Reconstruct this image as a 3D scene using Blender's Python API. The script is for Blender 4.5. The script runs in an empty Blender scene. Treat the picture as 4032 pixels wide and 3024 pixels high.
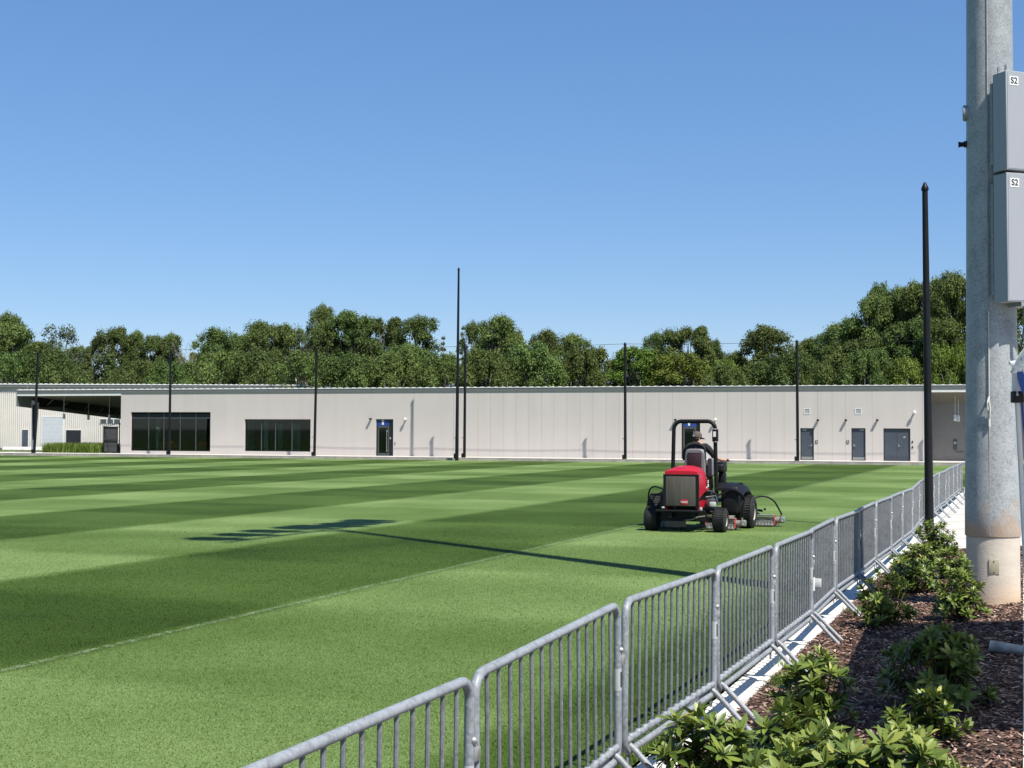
import bpy, bmesh, math, random
import numpy as np
from mathutils import Vector, Matrix
R = math.radians
random.seed(7)
SC = bpy.context.scene
COL = SC.collection

# ---------------------------------------------------------------- camera, sky, sun, exposure
cam = bpy.data.cameras.new('camera'); camo = bpy.data.objects.new('camera', cam); COL.objects.link(camo)
cam.lens = 49.64; cam.sensor_width = 36; cam.clip_start = .05; cam.clip_end = 4000
camo.matrix_world = Matrix.Translation((0, 0, 2.25)) @ Matrix.Rotation(R(90 + 1.824), 4, 'X') @ Matrix.Rotation(.0037, 4, 'Z')
SC.camera = camo
ELEV = R(56.3); SX, SY = .5755, -.8178           # the sun stands behind the camera, to the right
w = bpy.data.worlds.new('World'); SC.world = w; w.use_nodes = True
nt = w.node_tree; sky = nt.nodes.new('ShaderNodeTexSky'); sky.sky_type = 'NISHITA'; sky.sun_disc = False
sky.sun_elevation = ELEV; sky.sun_rotation = math.atan2(SX, SY); sky.air_density = 1.3; sky.dust_density = 0; sky.ozone_density = 8; sky.altitude = 2500
bg = nt.nodes['Background']; bg.inputs[1].default_value = .13
hs = nt.nodes.new('ShaderNodeHueSaturation'); hs.inputs['Saturation'].default_value = 1.25
gm = nt.nodes.new('ShaderNodeGamma'); gm.inputs[1].default_value = .65; nt.links.new(sky.outputs[0], gm.inputs[0])
mt = nt.nodes.new('ShaderNodeMix'); mt.data_type = 'RGBA'; mt.blend_type = 'MULTIPLY'; mt.inputs[0].default_value = 1; mt.inputs[7].default_value = (1, 1.02, 1.14, 1)
nt.links.new(gm.outputs[0], hs.inputs['Color']); nt.links.new(hs.outputs[0], mt.inputs[6]); nt.links.new(mt.outputs[2], bg.inputs[0])
sun = bpy.data.lights.new('sun', 'SUN'); sun.energy = 5.0; sun.angle = R(.53); sun.color = (1, .955, .88)
suno = bpy.data.objects.new('sun', sun); COL.objects.link(suno)
suno.rotation_euler = Vector((SX * math.cos(ELEV), SY * math.cos(ELEV), math.sin(ELEV))).to_track_quat('Z', 'Y').to_euler()
suno.location = (30, -40, 60)
SC.view_settings.view_transform = 'Standard'; SC.view_settings.look = 'None'; SC.view_settings.gamma = 1; SC.view_settings.exposure = .7
SC.render.engine = 'CYCLES'
SC.cycles.max_bounces = 6; SC.cycles.transparent_max_bounces = 12
SC.render.resolution_x = 1024; SC.render.resolution_y = 768

# ---------------------------------------------------------------- mesh helpers
class MB:
    def __init__(s): s.v = []; s.f = []; s.mi = []
    def add(s, vs, fs, m=0):
        o = len(s.v); s.v += [tuple(p) for p in vs]; s.f += [tuple(i + o for i in f) for f in fs]; s.mi += [m] * len(fs); return s
    def box(s, x0, x1, y0, y1, z0, z1, m=0, M=None):
        vs = [Vector(p) for p in ((x0,y0,z0),(x1,y0,z0),(x1,y1,z0),(x0,y1,z0),(x0,y0,z1),(x1,y0,z1),(x1,y1,z1),(x0,y1,z1))]
        if M is not None: vs = [M @ p for p in vs]
        return s.add(vs, [(0,3,2,1),(4,5,6,7),(0,1,5,4),(1,2,6,5),(2,3,7,6),(3,0,4,7)], m)
    def rbox(s, x0, x1, y0, y1, z0, z1, b=.02, m=0, M=None, seg=2):
        bm = bmesh.new(); bmesh.ops.create_cube(bm, size=1)
        for p in bm.verts: p.co = Vector(((x0+x1)/2 + p.co.x*(x1-x0), (y0+y1)/2 + p.co.y*(y1-y0), (z0+z1)/2 + p.co.z*(z1-z0)))
        bmesh.ops.bevel(bm, geom=list(bm.edges), offset=b, segments=seg, affect='EDGES', profile=.5)
        bm.verts.index_update()
        vs = [M @ p.co if M is not None else p.co.copy() for p in bm.verts]
        s.add(vs, [[q.index for q in f.verts] for f in bm.faces], m); bm.free(); return s
    def tube(s, pts, r, seg=10, m=0, closed=False, cap=True):
        P = [Vector(p) for p in pts]; n = len(P)
        rr = r if isinstance(r, (list, tuple)) else [r] * n
        T = []
        for i in range(n):
            a = P[(i-1) % n] if (i or closed) else P[0]; b = P[(i+1) % n] if (i < n-1 or closed) else P[-1]
            T.append((b - a).normalized())
        up = Vector((0,0,1)) if abs(T[0].z) < .9 else Vector((1,0,0))
        x = T[0].cross(up).normalized(); vs = []
        for i in range(n):
            if i: x = (x - T[i] * x.dot(T[i])).normalized()
            y = T[i].cross(x)
            for k in range(seg):
                a = 2*math.pi*k/seg; vs.append(P[i] + (x*math.cos(a) + y*math.sin(a)) * rr[i])
        fs = []
        for i in range(n if closed else n-1):
            j = (i+1) % n
            for k in range(seg):
                l = (k+1) % seg; fs.append((i*seg+k, i*seg+l, j*seg+l, j*seg+k))
        if cap and not closed:
            fs.append(tuple(range(seg-1, -1, -1))); fs.append(tuple((n-1)*seg+k for k in range(seg)))
        return s.add(vs, fs, m)
    def lathe(s, prof, seg=32, m=0, M=None):      # prof: (radius, height) about local z
        vs = []; fs = []
        for r, z in prof:
            for k in range(seg):
                a = 2*math.pi*k/seg; p = Vector((r*math.cos(a), r*math.sin(a), z)); vs.append(M @ p if M is not None else p)
        for i in range(len(prof)-1):
            for k in range(seg):
                l = (k+1) % seg; fs.append((i*seg+k, i*seg+l, (i+1)*seg+l, (i+1)*seg+k))
        fs.append(tuple(range(seg-1, -1, -1))); fs.append(tuple((len(prof)-1)*seg+k for k in range(seg)))
        return s.add(vs, fs, m)
    def ball(s, c, r, m=0, seg=12, sc=(1,1,1)):
        prof = [(max(1e-4, math.sin(math.pi*i/seg)), -math.cos(math.pi*i/seg)) for i in range(seg+1)]
        return s.lathe(prof, seg, m, Matrix.Translation(c) @ Matrix.Diagonal((r*sc[0], r*sc[1], r*sc[2], 1)))
    def prism(s, poly, y0, y1, m=0, M=None, axis='y'):   # poly in x,z extruded over y
        n = len(poly)
        g = (lambda a, b, c: (a, c, b)) if axis == 'y' else ((lambda a, b, c: (c, a, b)) if axis == 'x' else (lambda a, b, c: (a, b, c)))
        vs = [Vector(g(a, b, y0)) for a, b in poly] + [Vector(g(a, b, y1)) for a, b in poly]
        if M is not None: vs = [M @ p for p in vs]
        fs = [tuple(range(n)), tuple(range(2*n-1, n-1, -1))] + [(i, i+n, (i+1) % n + n, (i+1) % n) for i in range(n)]
        return s.add(vs, fs, m)
    def quad(s, a, b, c, d, m=0): return s.add([a, b, c, d], [(0,1,2,3)], m)
    def build(s, name, mats, parent=None, smooth=True, fix=True):
        me = bpy.data.meshes.new(name); me.from_pydata(s.v, [], s.f)
        mats = mats if isinstance(mats, (list, tuple)) else [mats]
        for q in mats: me.materials.append(q)
        if len(mats) > 1: me.polygons.foreach_set('material_index', s.mi)
        if fix:
            bm = bmesh.new(); bm.from_mesh(me); bmesh.ops.recalc_face_normals(bm, faces=bm.faces); bm.to_mesh(me); bm.free()
        if smooth: me.shade_smooth(); me.set_sharp_from_angle(angle=R(38))
        me.update()
        o = bpy.data.objects.new(name, me); COL.objects.link(o)
        if parent is not None: o.parent = parent
        return o
def np_mesh(name, V, F, mat, parent=None, attr=None):      # V (n,3) array, F (m,k) array
    me = bpy.data.meshes.new(name); me.vertices.add(len(V)); me.vertices.foreach_set('co', V.astype(np.float32).ravel())
    k = F.shape[1]; me.loops.add(F.size); me.loops.foreach_set('vertex_index', F.astype(np.int32).ravel())
    me.polygons.add(len(F)); me.polygons.foreach_set('loop_start', np.arange(0, F.size, k, dtype=np.int32))
    me.update(calc_edges=True); me.materials.append(mat)
    if attr is not None:
        a = me.attributes.new('tone', 'FLOAT', 'FACE'); a.data.foreach_set('value', attr.astype(np.float32))
    o = bpy.data.objects.new(name, me); COL.objects.link(o)
    if parent is not None: o.parent = parent
    return o
def empty(name, loc, rz=0):
    o = bpy.data.objects.new(name, None); o.empty_display_size = .2; COL.objects.link(o); o.location = loc; o.rotation_euler = (0, 0, rz); return o
def tag(o, label=None, cat=None, group=None, kind=None):
    if label: o['label'] = label
    if cat: o['category'] = cat
    if group: o['group'] = group
    if kind: o['kind'] = kind
    return o
def copy_tree(o, parent=None):
    c = o.copy(); COL.objects.link(c); c.parent = parent
    for ch in [q for q in o.children]: copy_tree(ch, c)
    return c
def text(s, size, mat, parent, M, name='lettering', ext=.002):
    cu = bpy.data.curves.new('t', 'FONT'); cu.body = s; cu.size = size; cu.extrude = ext; cu.align_x = 'CENTER'; cu.align_y = 'CENTER'; cu.offset = size*.014
    to = bpy.data.objects.new('t', cu); COL.objects.link(to); bpy.context.view_layer.update()
    me = bpy.data.meshes.new_from_object(to.evaluated_get(bpy.context.evaluated_depsgraph_get())); bpy.data.objects.remove(to)
    me.transform(M); me.materials.clear(); me.materials.append(mat); o = bpy.data.objects.new(name, me); COL.objects.link(o); o.parent = parent; return o

# ---------------------------------------------------------------- materials
MATS = {}
def mat(name, col, rough=.6, metal=0., var=.12, scale=3., bump=0., bscale=40., detail=4., spec=.5, stretch=(1,1,1), coat=0., col2=None, coords='Object'):
    m = bpy.data.materials.new(name); m.use_nodes = True; N = m.node_tree.nodes; L = m.node_tree.links; b = N['Principled BSDF']
    tc = N.new('ShaderNodeTexCoord'); mp = N.new('ShaderNodeMapping'); mp.inputs['Scale'].default_value = stretch; L.new(tc.outputs[coords], mp.inputs[0])
    no = N.new('ShaderNodeTexNoise'); no.inputs['Scale'].default_value = scale; no.inputs['Detail'].default_value = detail; no.inputs['Roughness'].default_value = .62; L.new(mp.outputs[0], no.inputs['Vector'])
    cr = N.new('ShaderNodeValToRGB'); L.new(no.outputs['Fac'], cr.inputs[0]); cr.color_ramp.elements[0].position = .3; cr.color_ramp.elements[1].position = .7
    c1 = [.8*c*(1-var) for c in col]; c2 = [.8*min(1, c*(1+var)) for c in (col2 or col)]
    cr.color_ramp.elements[0].color = (*c1, 1); cr.color_ramp.elements[1].color = (*c2, 1)
    L.new(cr.outputs[0], b.inputs['Base Color'])
    rr = N.new('ShaderNodeMapRange'); rr.inputs[3].default_value = max(.03, rough-.08); rr.inputs[4].default_value = min(1, rough+.08); L.new(no.outputs['Fac'], rr.inputs[0]); L.new(rr.outputs[0], b.inputs['Roughness'])
    b.inputs['Metallic'].default_value = metal; b.inputs['Specular IOR Level'].default_value = spec; b.inputs['Coat Weight'].default_value = coat; b.inputs['Coat Roughness'].default_value = .08
    if bump:
        n2 = N.new('ShaderNodeTexNoise'); n2.inputs['Scale'].default_value = bscale; n2.inputs['Detail'].default_value = 3; L.new(mp.outputs[0], n2.inputs['Vector'])
        bu = N.new('ShaderNodeBump'); bu.inputs['Strength'].default_value = bump; bu.inputs['Distance'].default_value = .02; L.new(n2.outputs['Fac'], bu.inputs['Height']); L.new(bu.outputs[0], b.inputs['Normal'])
    m['b'] = 1; MATS[name] = m; return m
def nodes(m): return m.node_tree.nodes, m.node_tree.links, m.node_tree.nodes['Principled BSDF']

def grass_material(name, white=False):
    m = bpy.data.materials.new(name); m.use_nodes = True; N, L, b = nodes(m)
    geo = N.new('ShaderNodeNewGeometry')
    def math_(op, a, bb=None, clamp=False):
        n = N.new('ShaderNodeMath'); n.operation = op; n.use_clamp = clamp
        for i, q in enumerate((a, bb)):
            if q is None: continue
            if isinstance(q, (int, float)): n.inputs[i].default_value = q
            else: L.new(q, n.inputs[i])
        return n.outputs[0]
    def dot(vec):
        n = N.new('ShaderNodeVectorMath'); n.operation = 'DOT_PRODUCT'; L.new(geo.outputs['Position'], n.inputs[0]); n.inputs[1].default_value = vec; return n.outputs['Value']
    wob = N.new('ShaderNodeTexNoise'); wob.inputs['Scale'].default_value = 1.6; wob.inputs['Detail'].default_value = 5; L.new(geo.outputs['Position'], wob.inputs['Vector'])
    wv = math_('MULTIPLY', math_('SUBTRACT', wob.outputs['Fac'], .5), .45)
    def square(u, off, per, sharp):   # +1/-1 mowing passes, edges a little ragged
        t = math_('SINE', math_('MULTIPLY', math_('ADD', math_('SUBTRACT', u, off), wv), 2*math.pi/per))
        t = math_('MULTIPLY', t, sharp); t = math_('MINIMUM', math_('MAXIMUM', t, -1.), 1.); return t
    u = dot((-.9351, .3544, 0)); v = dot((.3544, .9351, 0))
    s1 = square(u, 9.05 + 5.22, 10.44, 8.); s2 = square(v, 15.8, 10.4, 5.)
    # outside the touchline the outermost pass is light
    big = N.new('ShaderNodeTexNoise'); big.inputs['Scale'].default_value = .28; big.inputs['Detail'].default_value = 4; L.new(geo.outputs['Position'], big.inputs['Vector'])
    tone = math_('ADD', math_('MULTIPLY', s1, .20), math_('MULTIPLY', s2, .065))
    tone = math_('ADD', tone, math_('MULTIPLY', math_('SUBTRACT', big.outputs['Fac'], .5), .55))
    mid = N.new('ShaderNodeTexNoise'); mid.inputs['Scale'].default_value = 9; mid.inputs['Detail'].default_value = 5; mid.inputs['Roughness'].default_value = .7; L.new(geo.outputs['Position'], mid.inputs['Vector'])
    tone = math_('ADD', tone, math_('MULTIPLY', math_('SUBTRACT', mid.outputs['Fac'], .5), .38))
    fine = N.new('ShaderNodeTexNoise'); fine.inputs['Scale'].default_value = 44; fine.inputs['Detail'].default_value = 6; fine.inputs['Roughness'].default_value = .75; L.new(geo.outputs['Position'], fine.inputs['Vector'])
    tone = math_('ADD', tone, math_('MULTIPLY', math_('SUBTRACT', fine.outputs['Fac'], .5), 1.75))
    f = math_('ADD', tone, .5, True)
    cr = N.new('ShaderNodeValToRGB'); L.new(f, cr.inputs[0]); e = cr.color_ramp.elements
    e[0].position = 0; e[0].color = (.010, .023, .002, 1); e[1].position = 1; e[1].color = (.20, .275, .10, 1)
    q = e.new(.3); q.color = (.040, .073, .009, 1); q = e.new(.68); q.color = (.089, .141, .036, 1)
    out = cr.outputs[0]
    if white:
        mx = N.new('ShaderNodeMix'); mx.data_type = 'RGBA'; th = math_('MULTIPLY', math_('SUBTRACT', fine.outputs['Fac'], .47), 9., True)
        md = math_('MULTIPLY', math_('SUBTRACT', mid.outputs['Fac'], .42), 6., True); L.new(math_('MULTIPLY', math_('MULTIPLY', th, md), .36), mx.inputs[0]); L.new(out, mx.inputs[6]); mx.inputs[7].default_value = (.62, .66, .55, 1); out = mx.outputs[2]
    L.new(out, b.inputs['Base Color']); b.inputs['Roughness'].default_value = .75; b.inputs['Specular IOR Level'].default_value = .08
    bu = N.new('ShaderNodeBump'); bu.inputs['Strength'].default_value = .6; bu.inputs['Distance'].default_value = .02; L.new(fine.outputs['Fac'], bu.inputs['Height']); L.new(bu.outputs[0], b.inputs['Normal'])
    return m
m_grass = grass_material('mown_turf'); m_line = grass_material('turf_line_paint', True)
def tone_material(name, stops, rough=.6, spec=.4, trans=0., noise=0., nscale=2., per_obj=0.):
    m = bpy.data.materials.new(name); m.use_nodes = True; N, L, b = nodes(m)
    at = N.new('ShaderNodeAttribute'); at.attribute_name = 'tone'; src = at.outputs['Fac']
    if noise:
        tc = N.new('ShaderNodeNewGeometry'); no = N.new('ShaderNodeTexNoise'); no.inputs['Scale'].default_value = nscale; no.inputs['Detail'].default_value = 3; L.new(tc.outputs['Position'], no.inputs['Vector'])
        a = N.new('ShaderNodeMath'); a.operation = 'MULTIPLY_ADD'; L.new(no.outputs['Fac'], a.inputs[0]); a.inputs[1].default_value = noise; a.inputs[2].default_value = -noise/2
        s = N.new('ShaderNodeMath'); s.operation = 'ADD'; L.new(src, s.inputs[0]); L.new(a.outputs[0], s.inputs[1]); src = s.outputs[0]
    cr = N.new('ShaderNodeValToRGB'); L.new(src, cr.inputs[0]); e = cr.color_ramp.elements
    stops = [tuple(.85*c for c in q) for q in stops]; e[0].position = 0; e[0].color = (*stops[0], 1); e[1].position = 1; e[1].color = (*stops[-1], 1)
    for i, c in enumerate(stops[1:-1]): q = e.new((i+1)/(len(stops)-1)); q.color = (*c, 1)
    out = cr.outputs[0]
    if per_obj:
        oi = N.new('ShaderNodeObjectInfo'); hs = N.new('ShaderNodeHueSaturation'); L.new(out, hs.inputs['Color'])
        mr = N.new('ShaderNodeMapRange'); mr.inputs[3].default_value = 1-per_obj; mr.inputs[4].default_value = 1+per_obj; L.new(oi.outputs['Random'], mr.inputs[0]); L.new(mr.outputs[0], hs.inputs['Value'])
        m2 = N.new('ShaderNodeMapRange'); m2.inputs[3].default_value = .475; m2.inputs[4].default_value = .515; 
        mm = N.new('ShaderNodeMath'); mm.operation = 'FRACT'; m3 = N.new('ShaderNodeMath'); m3.operation = 'MULTIPLY'; m3.inputs[1].default_value = 7.3; L.new(oi.outputs['Random'], m3.inputs[0]); L.new(m3.outputs[0], mm.inputs[0]); L.new(mm.outputs[0], m2.inputs[0]); L.new(m2.outputs[0], hs.inputs['Hue'])
        out = hs.outputs[0]
    L.new(out, b.inputs['Base Color']); b.inputs['Roughness'].default_value = rough; b.inputs['Specular IOR Level'].default_value = spec
    if trans:
        tr = N.new('ShaderNodeBsdfTranslucent'); L.new(out, tr.inputs[0]); mx = N.new('ShaderNodeMixShader'); mx.inputs[0].default_value = trans
        L.new(b.outputs[0], mx.inputs[1]); L.new(tr.outputs[0], mx.inputs[2]); L.new(mx.outputs[0], N['Material Output'].inputs[0])
    return m

m_concrete = mat('pale_concrete', (.62, .58, .52), .85, var=.1, scale=1.2, bump=.15, bscale=60)
m_kerb = mat('white_concrete', (.80, .77, .70), .85, var=.1, scale=1.5, bump=.15, bscale=60)
m_slabside = mat('weathered_concrete', (.40, .37, .32), .9, var=.25, scale=1.6, bump=.2)
m_wall = mat('stucco_panel', (.59, .54, .50), .85, var=.025, scale=.35, bump=.08, bscale=30)
m_seam = mat('dark_joint', (.2, .19, .18), .9)
m_fascia = mat('grey_metal_fascia', (.14, .155, .15), .5, var=.08)
m_trim = mat('white_metal_trim', (.75, .75, .72), .5, var=.06)
m_darkframe = mat('black_window_frame', (.012, .013, .014), .4, var=.2)
m_midframe = mat('grey_mullion', (.07, .08, .085), .4)
m_door = mat('slate_blue_door', (.06, .074, .094), .5, var=.08)
m_steelplate = mat('brushed_steel', (.45, .44, .42), .4, metal=.6, stretch=(1,1,12))
m_blue = mat('royal_blue_sign', (.018, .06, .30), .4)
m_white = mat('white_paint', (.8, .8, .78), .5, var=.04)
m_siding = mat('ribbed_siding', (.66, .63, .57), .5, var=.05, scale=.6)
m_garage = mat('garage_door_panel', (.50, .54, .55), .5, var=.06)
m_black = mat('black_powder_coat', (.006, .0065, .008), .5, var=.3, scale=2, spec=.25)
m_blackplastic = mat('black_plastic', (.009, .0095, .011), .5, var=.3, spec=.25)
m_rubber = mat('tyre_rubber', (.014, .0145, .0145), .8, var=.3, scale=20)
m_red = mat('red_hood_paint', (.52, .008, .022), .40, var=.08, coat=.15)
m_cream = mat('cream_wheel_rim', (.62, .6, .52), .5)
m_greymotor = mat('cast_grey_metal', (.30, .30, .28), .45, metal=.4, var=.4, scale=25)
m_grille = mat('dusty_radiator_screen', (.085, .074, .060), .75, var=.3, scale=2.2, stretch=(6,1,.5), bump=.2, bscale=120)
m_seatgrey = mat('grey_seat_shell', (.19, .19, .195), .5)
m_maroon = mat('dark_maroon_panel', (.03, .008, .012), .6)
m_shirt = mat('black_cotton', (.012, .0125, .014), .9, var=.25, scale=12, bump=.5, bscale=12)
m_pants = mat('charcoal_trousers', (.035, .035, .038), .9, var=.2)
m_skin = mat('skin', (.50, .27, .19), .55, var=.08, scale=15)
m_cap = mat('taupe_cap', (.10, .082, .07), .9, var=.1)
m_hair = mat('dark_hair', (.02, .014, .01), .7)
m_tent = mat('white_canopy_fabric', (.88, .89, .92), .7, var=.03, bump=.5, bscale=4)
def see_through(m, k):
    N, L, b = nodes(m); t = N.new('ShaderNodeBsdfTranslucent'); L.new(b.inputs['Base Color'].links[0].from_socket, t.inputs[0]); x = N.new('ShaderNodeMixShader'); x.inputs[0].default_value = k; L.new(b.outputs[0], x.inputs[1]); L.new(t.outputs[0], x.inputs[2]); L.new(x.outputs[0], N['Material Output'].inputs[0])
m_tentblue = mat('blue_canopy_fabric', (.02, .10, .45), .6, var=.15)
see_through(m_tent, .4); see_through(m_tentblue, .3)
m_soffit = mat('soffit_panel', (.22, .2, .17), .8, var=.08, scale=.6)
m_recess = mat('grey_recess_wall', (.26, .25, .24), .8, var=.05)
m_cabinet = mat('grey_cabinet_paint', (.36, .375, .40), .45, var=.03, scale=.8)
m_cabdark = mat('cabinet_seam', (.02, .02, .022), .6)
m_beige = mat('beige_cover_plate', (.40, .36, .25), .6)
m_pipe = mat('grey_plastic_pipe', (.30, .31, .31), .5, var=.35, scale=9)
m_rope = mat('white_rope', (.65, .62, .55), .9)
m_bark = mat('grey_bark', (.22, .19, .16), .95, var=.4, scale=2)
m_deadwood = mat('bleached_deadwood', (.30, .26, .22), .9, var=.3)
m_redchair = mat('red_chair_fabric', (.45, .03, .015), .6)
m_room = mat('dim_interior', (.018, .026, .026), .8)
m_roompale = mat('pale_interior_panel', (.42, .52, .48), .8)
m_sticker = mat('pale_sticker', (.5, .51, .5), .5)
m_ink = mat('black_print', (.015, .015, .015), .6)
m_silver = mat('bright_zinc', (.6, .6, .58), .35, metal=.7)

def galv(name, base, rust=False, sc=38.):
    m = bpy.data.materials.new(name); m.use_nodes = True; N, L, b = nodes(m)
    tc = N.new('ShaderNodeTexCoord'); vo = N.new('ShaderNodeTexVoronoi'); vo.inputs['Scale'].default_value = sc; L.new(tc.outputs['Object'], vo.inputs['Vector'])
    no = N.new('ShaderNodeTexNoise'); no.inputs['Scale'].default_value = 3.2; no.inputs['Detail'].default_value = 7; no.inputs['Roughness'].default_value = .7; L.new(tc.outputs['Object'], no.inputs['Vector'])
    n2 = N.new('ShaderNodeTexNoise'); n2.inputs['Scale'].default_value = 40; n2.inputs['Detail'].default_value = 5; L.new(tc.outputs['Object'], n2.inputs['Vector'])
    sp = N.new('ShaderNodeSeparateColor'); L.new(vo.outputs['Color'], sp.inputs[0])
    a = N.new('ShaderNodeMath'); a.operation = 'MULTIPLY_ADD'; L.new(sp.outputs[0], a.inputs[0]); a.inputs[1].default_value = .22; L.new(no.outputs['Fac'], a.inputs[2])
    a2 = N.new('ShaderNodeMath'); a2.operation = 'MULTIPLY_ADD'; L.new(n2.outputs['Fac'], a2.inputs[0]); a2.inputs[1].default_value = .55; L.new(a.outputs[0], a2.inputs[2])
    cr = N.new('ShaderNodeValToRGB'); L.new(a2.outputs[0], cr.inputs[0]); e = cr.color_ramp.elements
    e[0].position = .6; e[0].color = (*[c*.66 for c in base], 1); e[1].position = 1.0; e[1].color = (*[min(1, c*1.22) for c in base], 1)
    spn = N.new('ShaderNodeTexNoise'); spn.inputs['Scale'].default_value = 55; spn.inputs['Detail'].default_value = 1; L.new(tc.outputs['Object'], spn.inputs['Vector'])
    spr = N.new('ShaderNodeMapRange'); spr.inputs[1].default_value = .66; spr.inputs[2].default_value = .72; spr.inputs[4].default_value = .6; L.new(spn.outputs['Fac'], spr.inputs[0])
    smx = N.new('ShaderNodeMix'); smx.data_type = 'RGBA'; L.new(spr.outputs[0], smx.inputs[0]); L.new(cr.outputs[0], smx.inputs[6]); smx.inputs[7].default_value = (*[min(1, c*1.9) for c in base], 1)
    out = smx.outputs[2]
    if rust:
        se = N.new('ShaderNodeSeparateXYZ'); L.new(tc.outputs['Object'], se.inputs[0])
        mr = N.new('ShaderNodeMapRange'); mr.inputs[1].default_value = 1.55; mr.inputs[2].default_value = .9; L.new(se.outputs[2], mr.inputs[0])
        rn = N.new('ShaderNodeTexNoise'); rn.inputs['Scale'].default_value = 4; rn.inputs['Detail'].default_value = 6; L.new(tc.outputs['Object'], rn.inputs['Vector'])
        mm = N.new('ShaderNodeMath'); mm.operation = 'MULTIPLY'; L.new(mr.outputs[0], mm.inputs[0]); mm.inputs[1].default_value = .5
        m4 = N.new('ShaderNodeMath'); m4.operation = 'ADD'; L.new(mm.outputs[0], m4.inputs[0]); L.new(rn.outputs['Fac'], m4.inputs[1])
        rr = N.new('ShaderNodeMapRange'); rr.inputs[1].default_value = .66; rr.inputs[2].default_value = 1.02; rr.inputs[4].default_value = .62; L.new(m4.outputs[0], rr.inputs[0])
        mx = N.new('ShaderNodeMix'); mx.data_type = 'RGBA'; L.new(rr.outputs[0], mx.inputs[0]); L.new(out, mx.inputs[6]); mx.inputs[7].default_value = (.46, .27, .13, 1); out = mx.outputs[2]
    L.new(out, b.inputs['Base Color']); b.inputs['Metallic'].default_value = .0; b.inputs['Specular IOR Level'].default_value = .45; b.inputs['Roughness'].default_value = .45
    return m
m_galv = galv('galvanized_tube', (.20, .215, .23)); m_galvbar = galv('dull_galvanized_bar', (.125, .133, .14)); m_galvpole = galv('galvanized_pole', (.26, .275, .28), True, 60.)
def footing_material():
    m = mat('stained_footing_concrete', (.56, .50, .42), .85, var=.1, scale=2.2, bump=.2, bscale=25, stretch=(1,1,3)); N, L, b = nodes(m)
    tc = N.new('ShaderNodeTexCoord'); se = N.new('ShaderNodeSeparateXYZ'); L.new(tc.outputs['Object'], se.inputs[0])
    mr = N.new('ShaderNodeMapRange'); mr.inputs[1].default_value = .5; mr.inputs[2].default_value = .1; mr.inputs[4].default_value = .75; L.new(se.outputs[2], mr.inputs[0])
    no = N.new('ShaderNodeTexNoise'); no.inputs['Scale'].default_value = 2.5; no.inputs['Detail'].default_value = 5; L.new(tc.outputs['Object'], no.inputs['Vector'])
    mu = N.new('ShaderNodeMath'); mu.operation = 'MULTIPLY'; L.new(mr.outputs[0], mu.inputs[0]); L.new(no.outputs['Fac'], mu.inputs[1])
    old = b.inputs['Base Color'].links[0].from_socket; mx = N.new('ShaderNodeMix'); mx.data_type = 'RGBA'; L.new(mu.outputs[0], mx.inputs[0]); L.new(old, mx.inputs[6]); mx.inputs[7].default_value = (.62, .33, .12, 1); L.new(mx.outputs[2], b.inputs['Base Color']); return m
m_footing = footing_material()
def glass_material():
    m = bpy.data.materials.new('tinted_glass'); m.use_nodes = True; N = m.node_tree.nodes; L = m.node_tree.links; N.remove(N['Principled BSDF'])
    t = N.new('ShaderNodeBsdfTransparent'); t.inputs[0].default_value = (.55, .66, .62, 1); g = N.new('ShaderNodeBsdfGlossy'); g.inputs['Roughness'].default_value = .02
    f = N.new('ShaderNodeFresnel'); f.inputs[0].default_value = 1.5; mx = N.new('ShaderNodeMixShader'); L.new(f.outputs[0], mx.inputs[0]); L.new(t.outputs[0], mx.inputs[1]); L.new(g.outputs[0], mx.inputs[2]); L.new(mx.outputs[0], N['Material Output'].inputs[0]); return m
m_glass = glass_material()
m_leaf = tone_material('broad_tree_leaves', [(.042,.070,.020), (.125,.185,.048), (.27,.34,.095)], .6, .2, .4, .5, .16, .25)
m_leafyel = tone_material('yellow_green_leaves', [(.06,.105,.014), (.14,.215,.03), (.27,.36,.055)], .6, .3, .3, .4, .2, .12)
m_leafcon = tone_material('conifer_needles', [(.035,.055,.018), (.08,.11,.032), (.14,.17,.05)], .7, .2, .1, .4, .2, .15)
m_leafpale = tone_material('pale_sparse_leaves', [(.07,.10,.05), (.12,.16,.08), (.17,.21,.11)], .7, .2, .3, .3, .2, .1)
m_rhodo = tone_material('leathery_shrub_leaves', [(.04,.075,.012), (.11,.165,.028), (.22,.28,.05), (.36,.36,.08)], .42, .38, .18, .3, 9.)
m_chip = tone_material('bark_mulch_chips', [(.04,.02,.014), (.125,.068,.05), (.26,.16,.12), (.52,.38,.30)], .9, .2)
m_blade = tone_material('tall_grass_blades', [(.06,.11,.015), (.15,.24,.035), (.34,.42,.09)], .6, .3, .3)
m_mulch = mat('dark_mulch_soil', (.07, .042, .03), .95, var=.6, scale=30, bump=1., bscale=45, detail=8)

# ---------------------------------------------------------------- ground, in the barricade line's frame (v along it, w to its right)
FD = Vector((.3471, .9378)); FN = Vector((.9378, -.3471)); FO = Vector((-2.5, 0))
def fw(v, w_, z=0.): p = FO + FD*v + FN*w_; return (p.x, p.y, z)
def bed_z(w_): return -.02 + .08*min(max(w_-.1, 0), 2.1)
W0 = Vector((-31.2, 112.7)); WT = Vector((.9537, -.3007)); WN = Vector((.3007, .9537)); WROT = math.atan2(-.3007, .9537)
def wp(u, d, z=0.): p = W0 + WT*u + WN*d; return (p.x, p.y, z)

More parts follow.
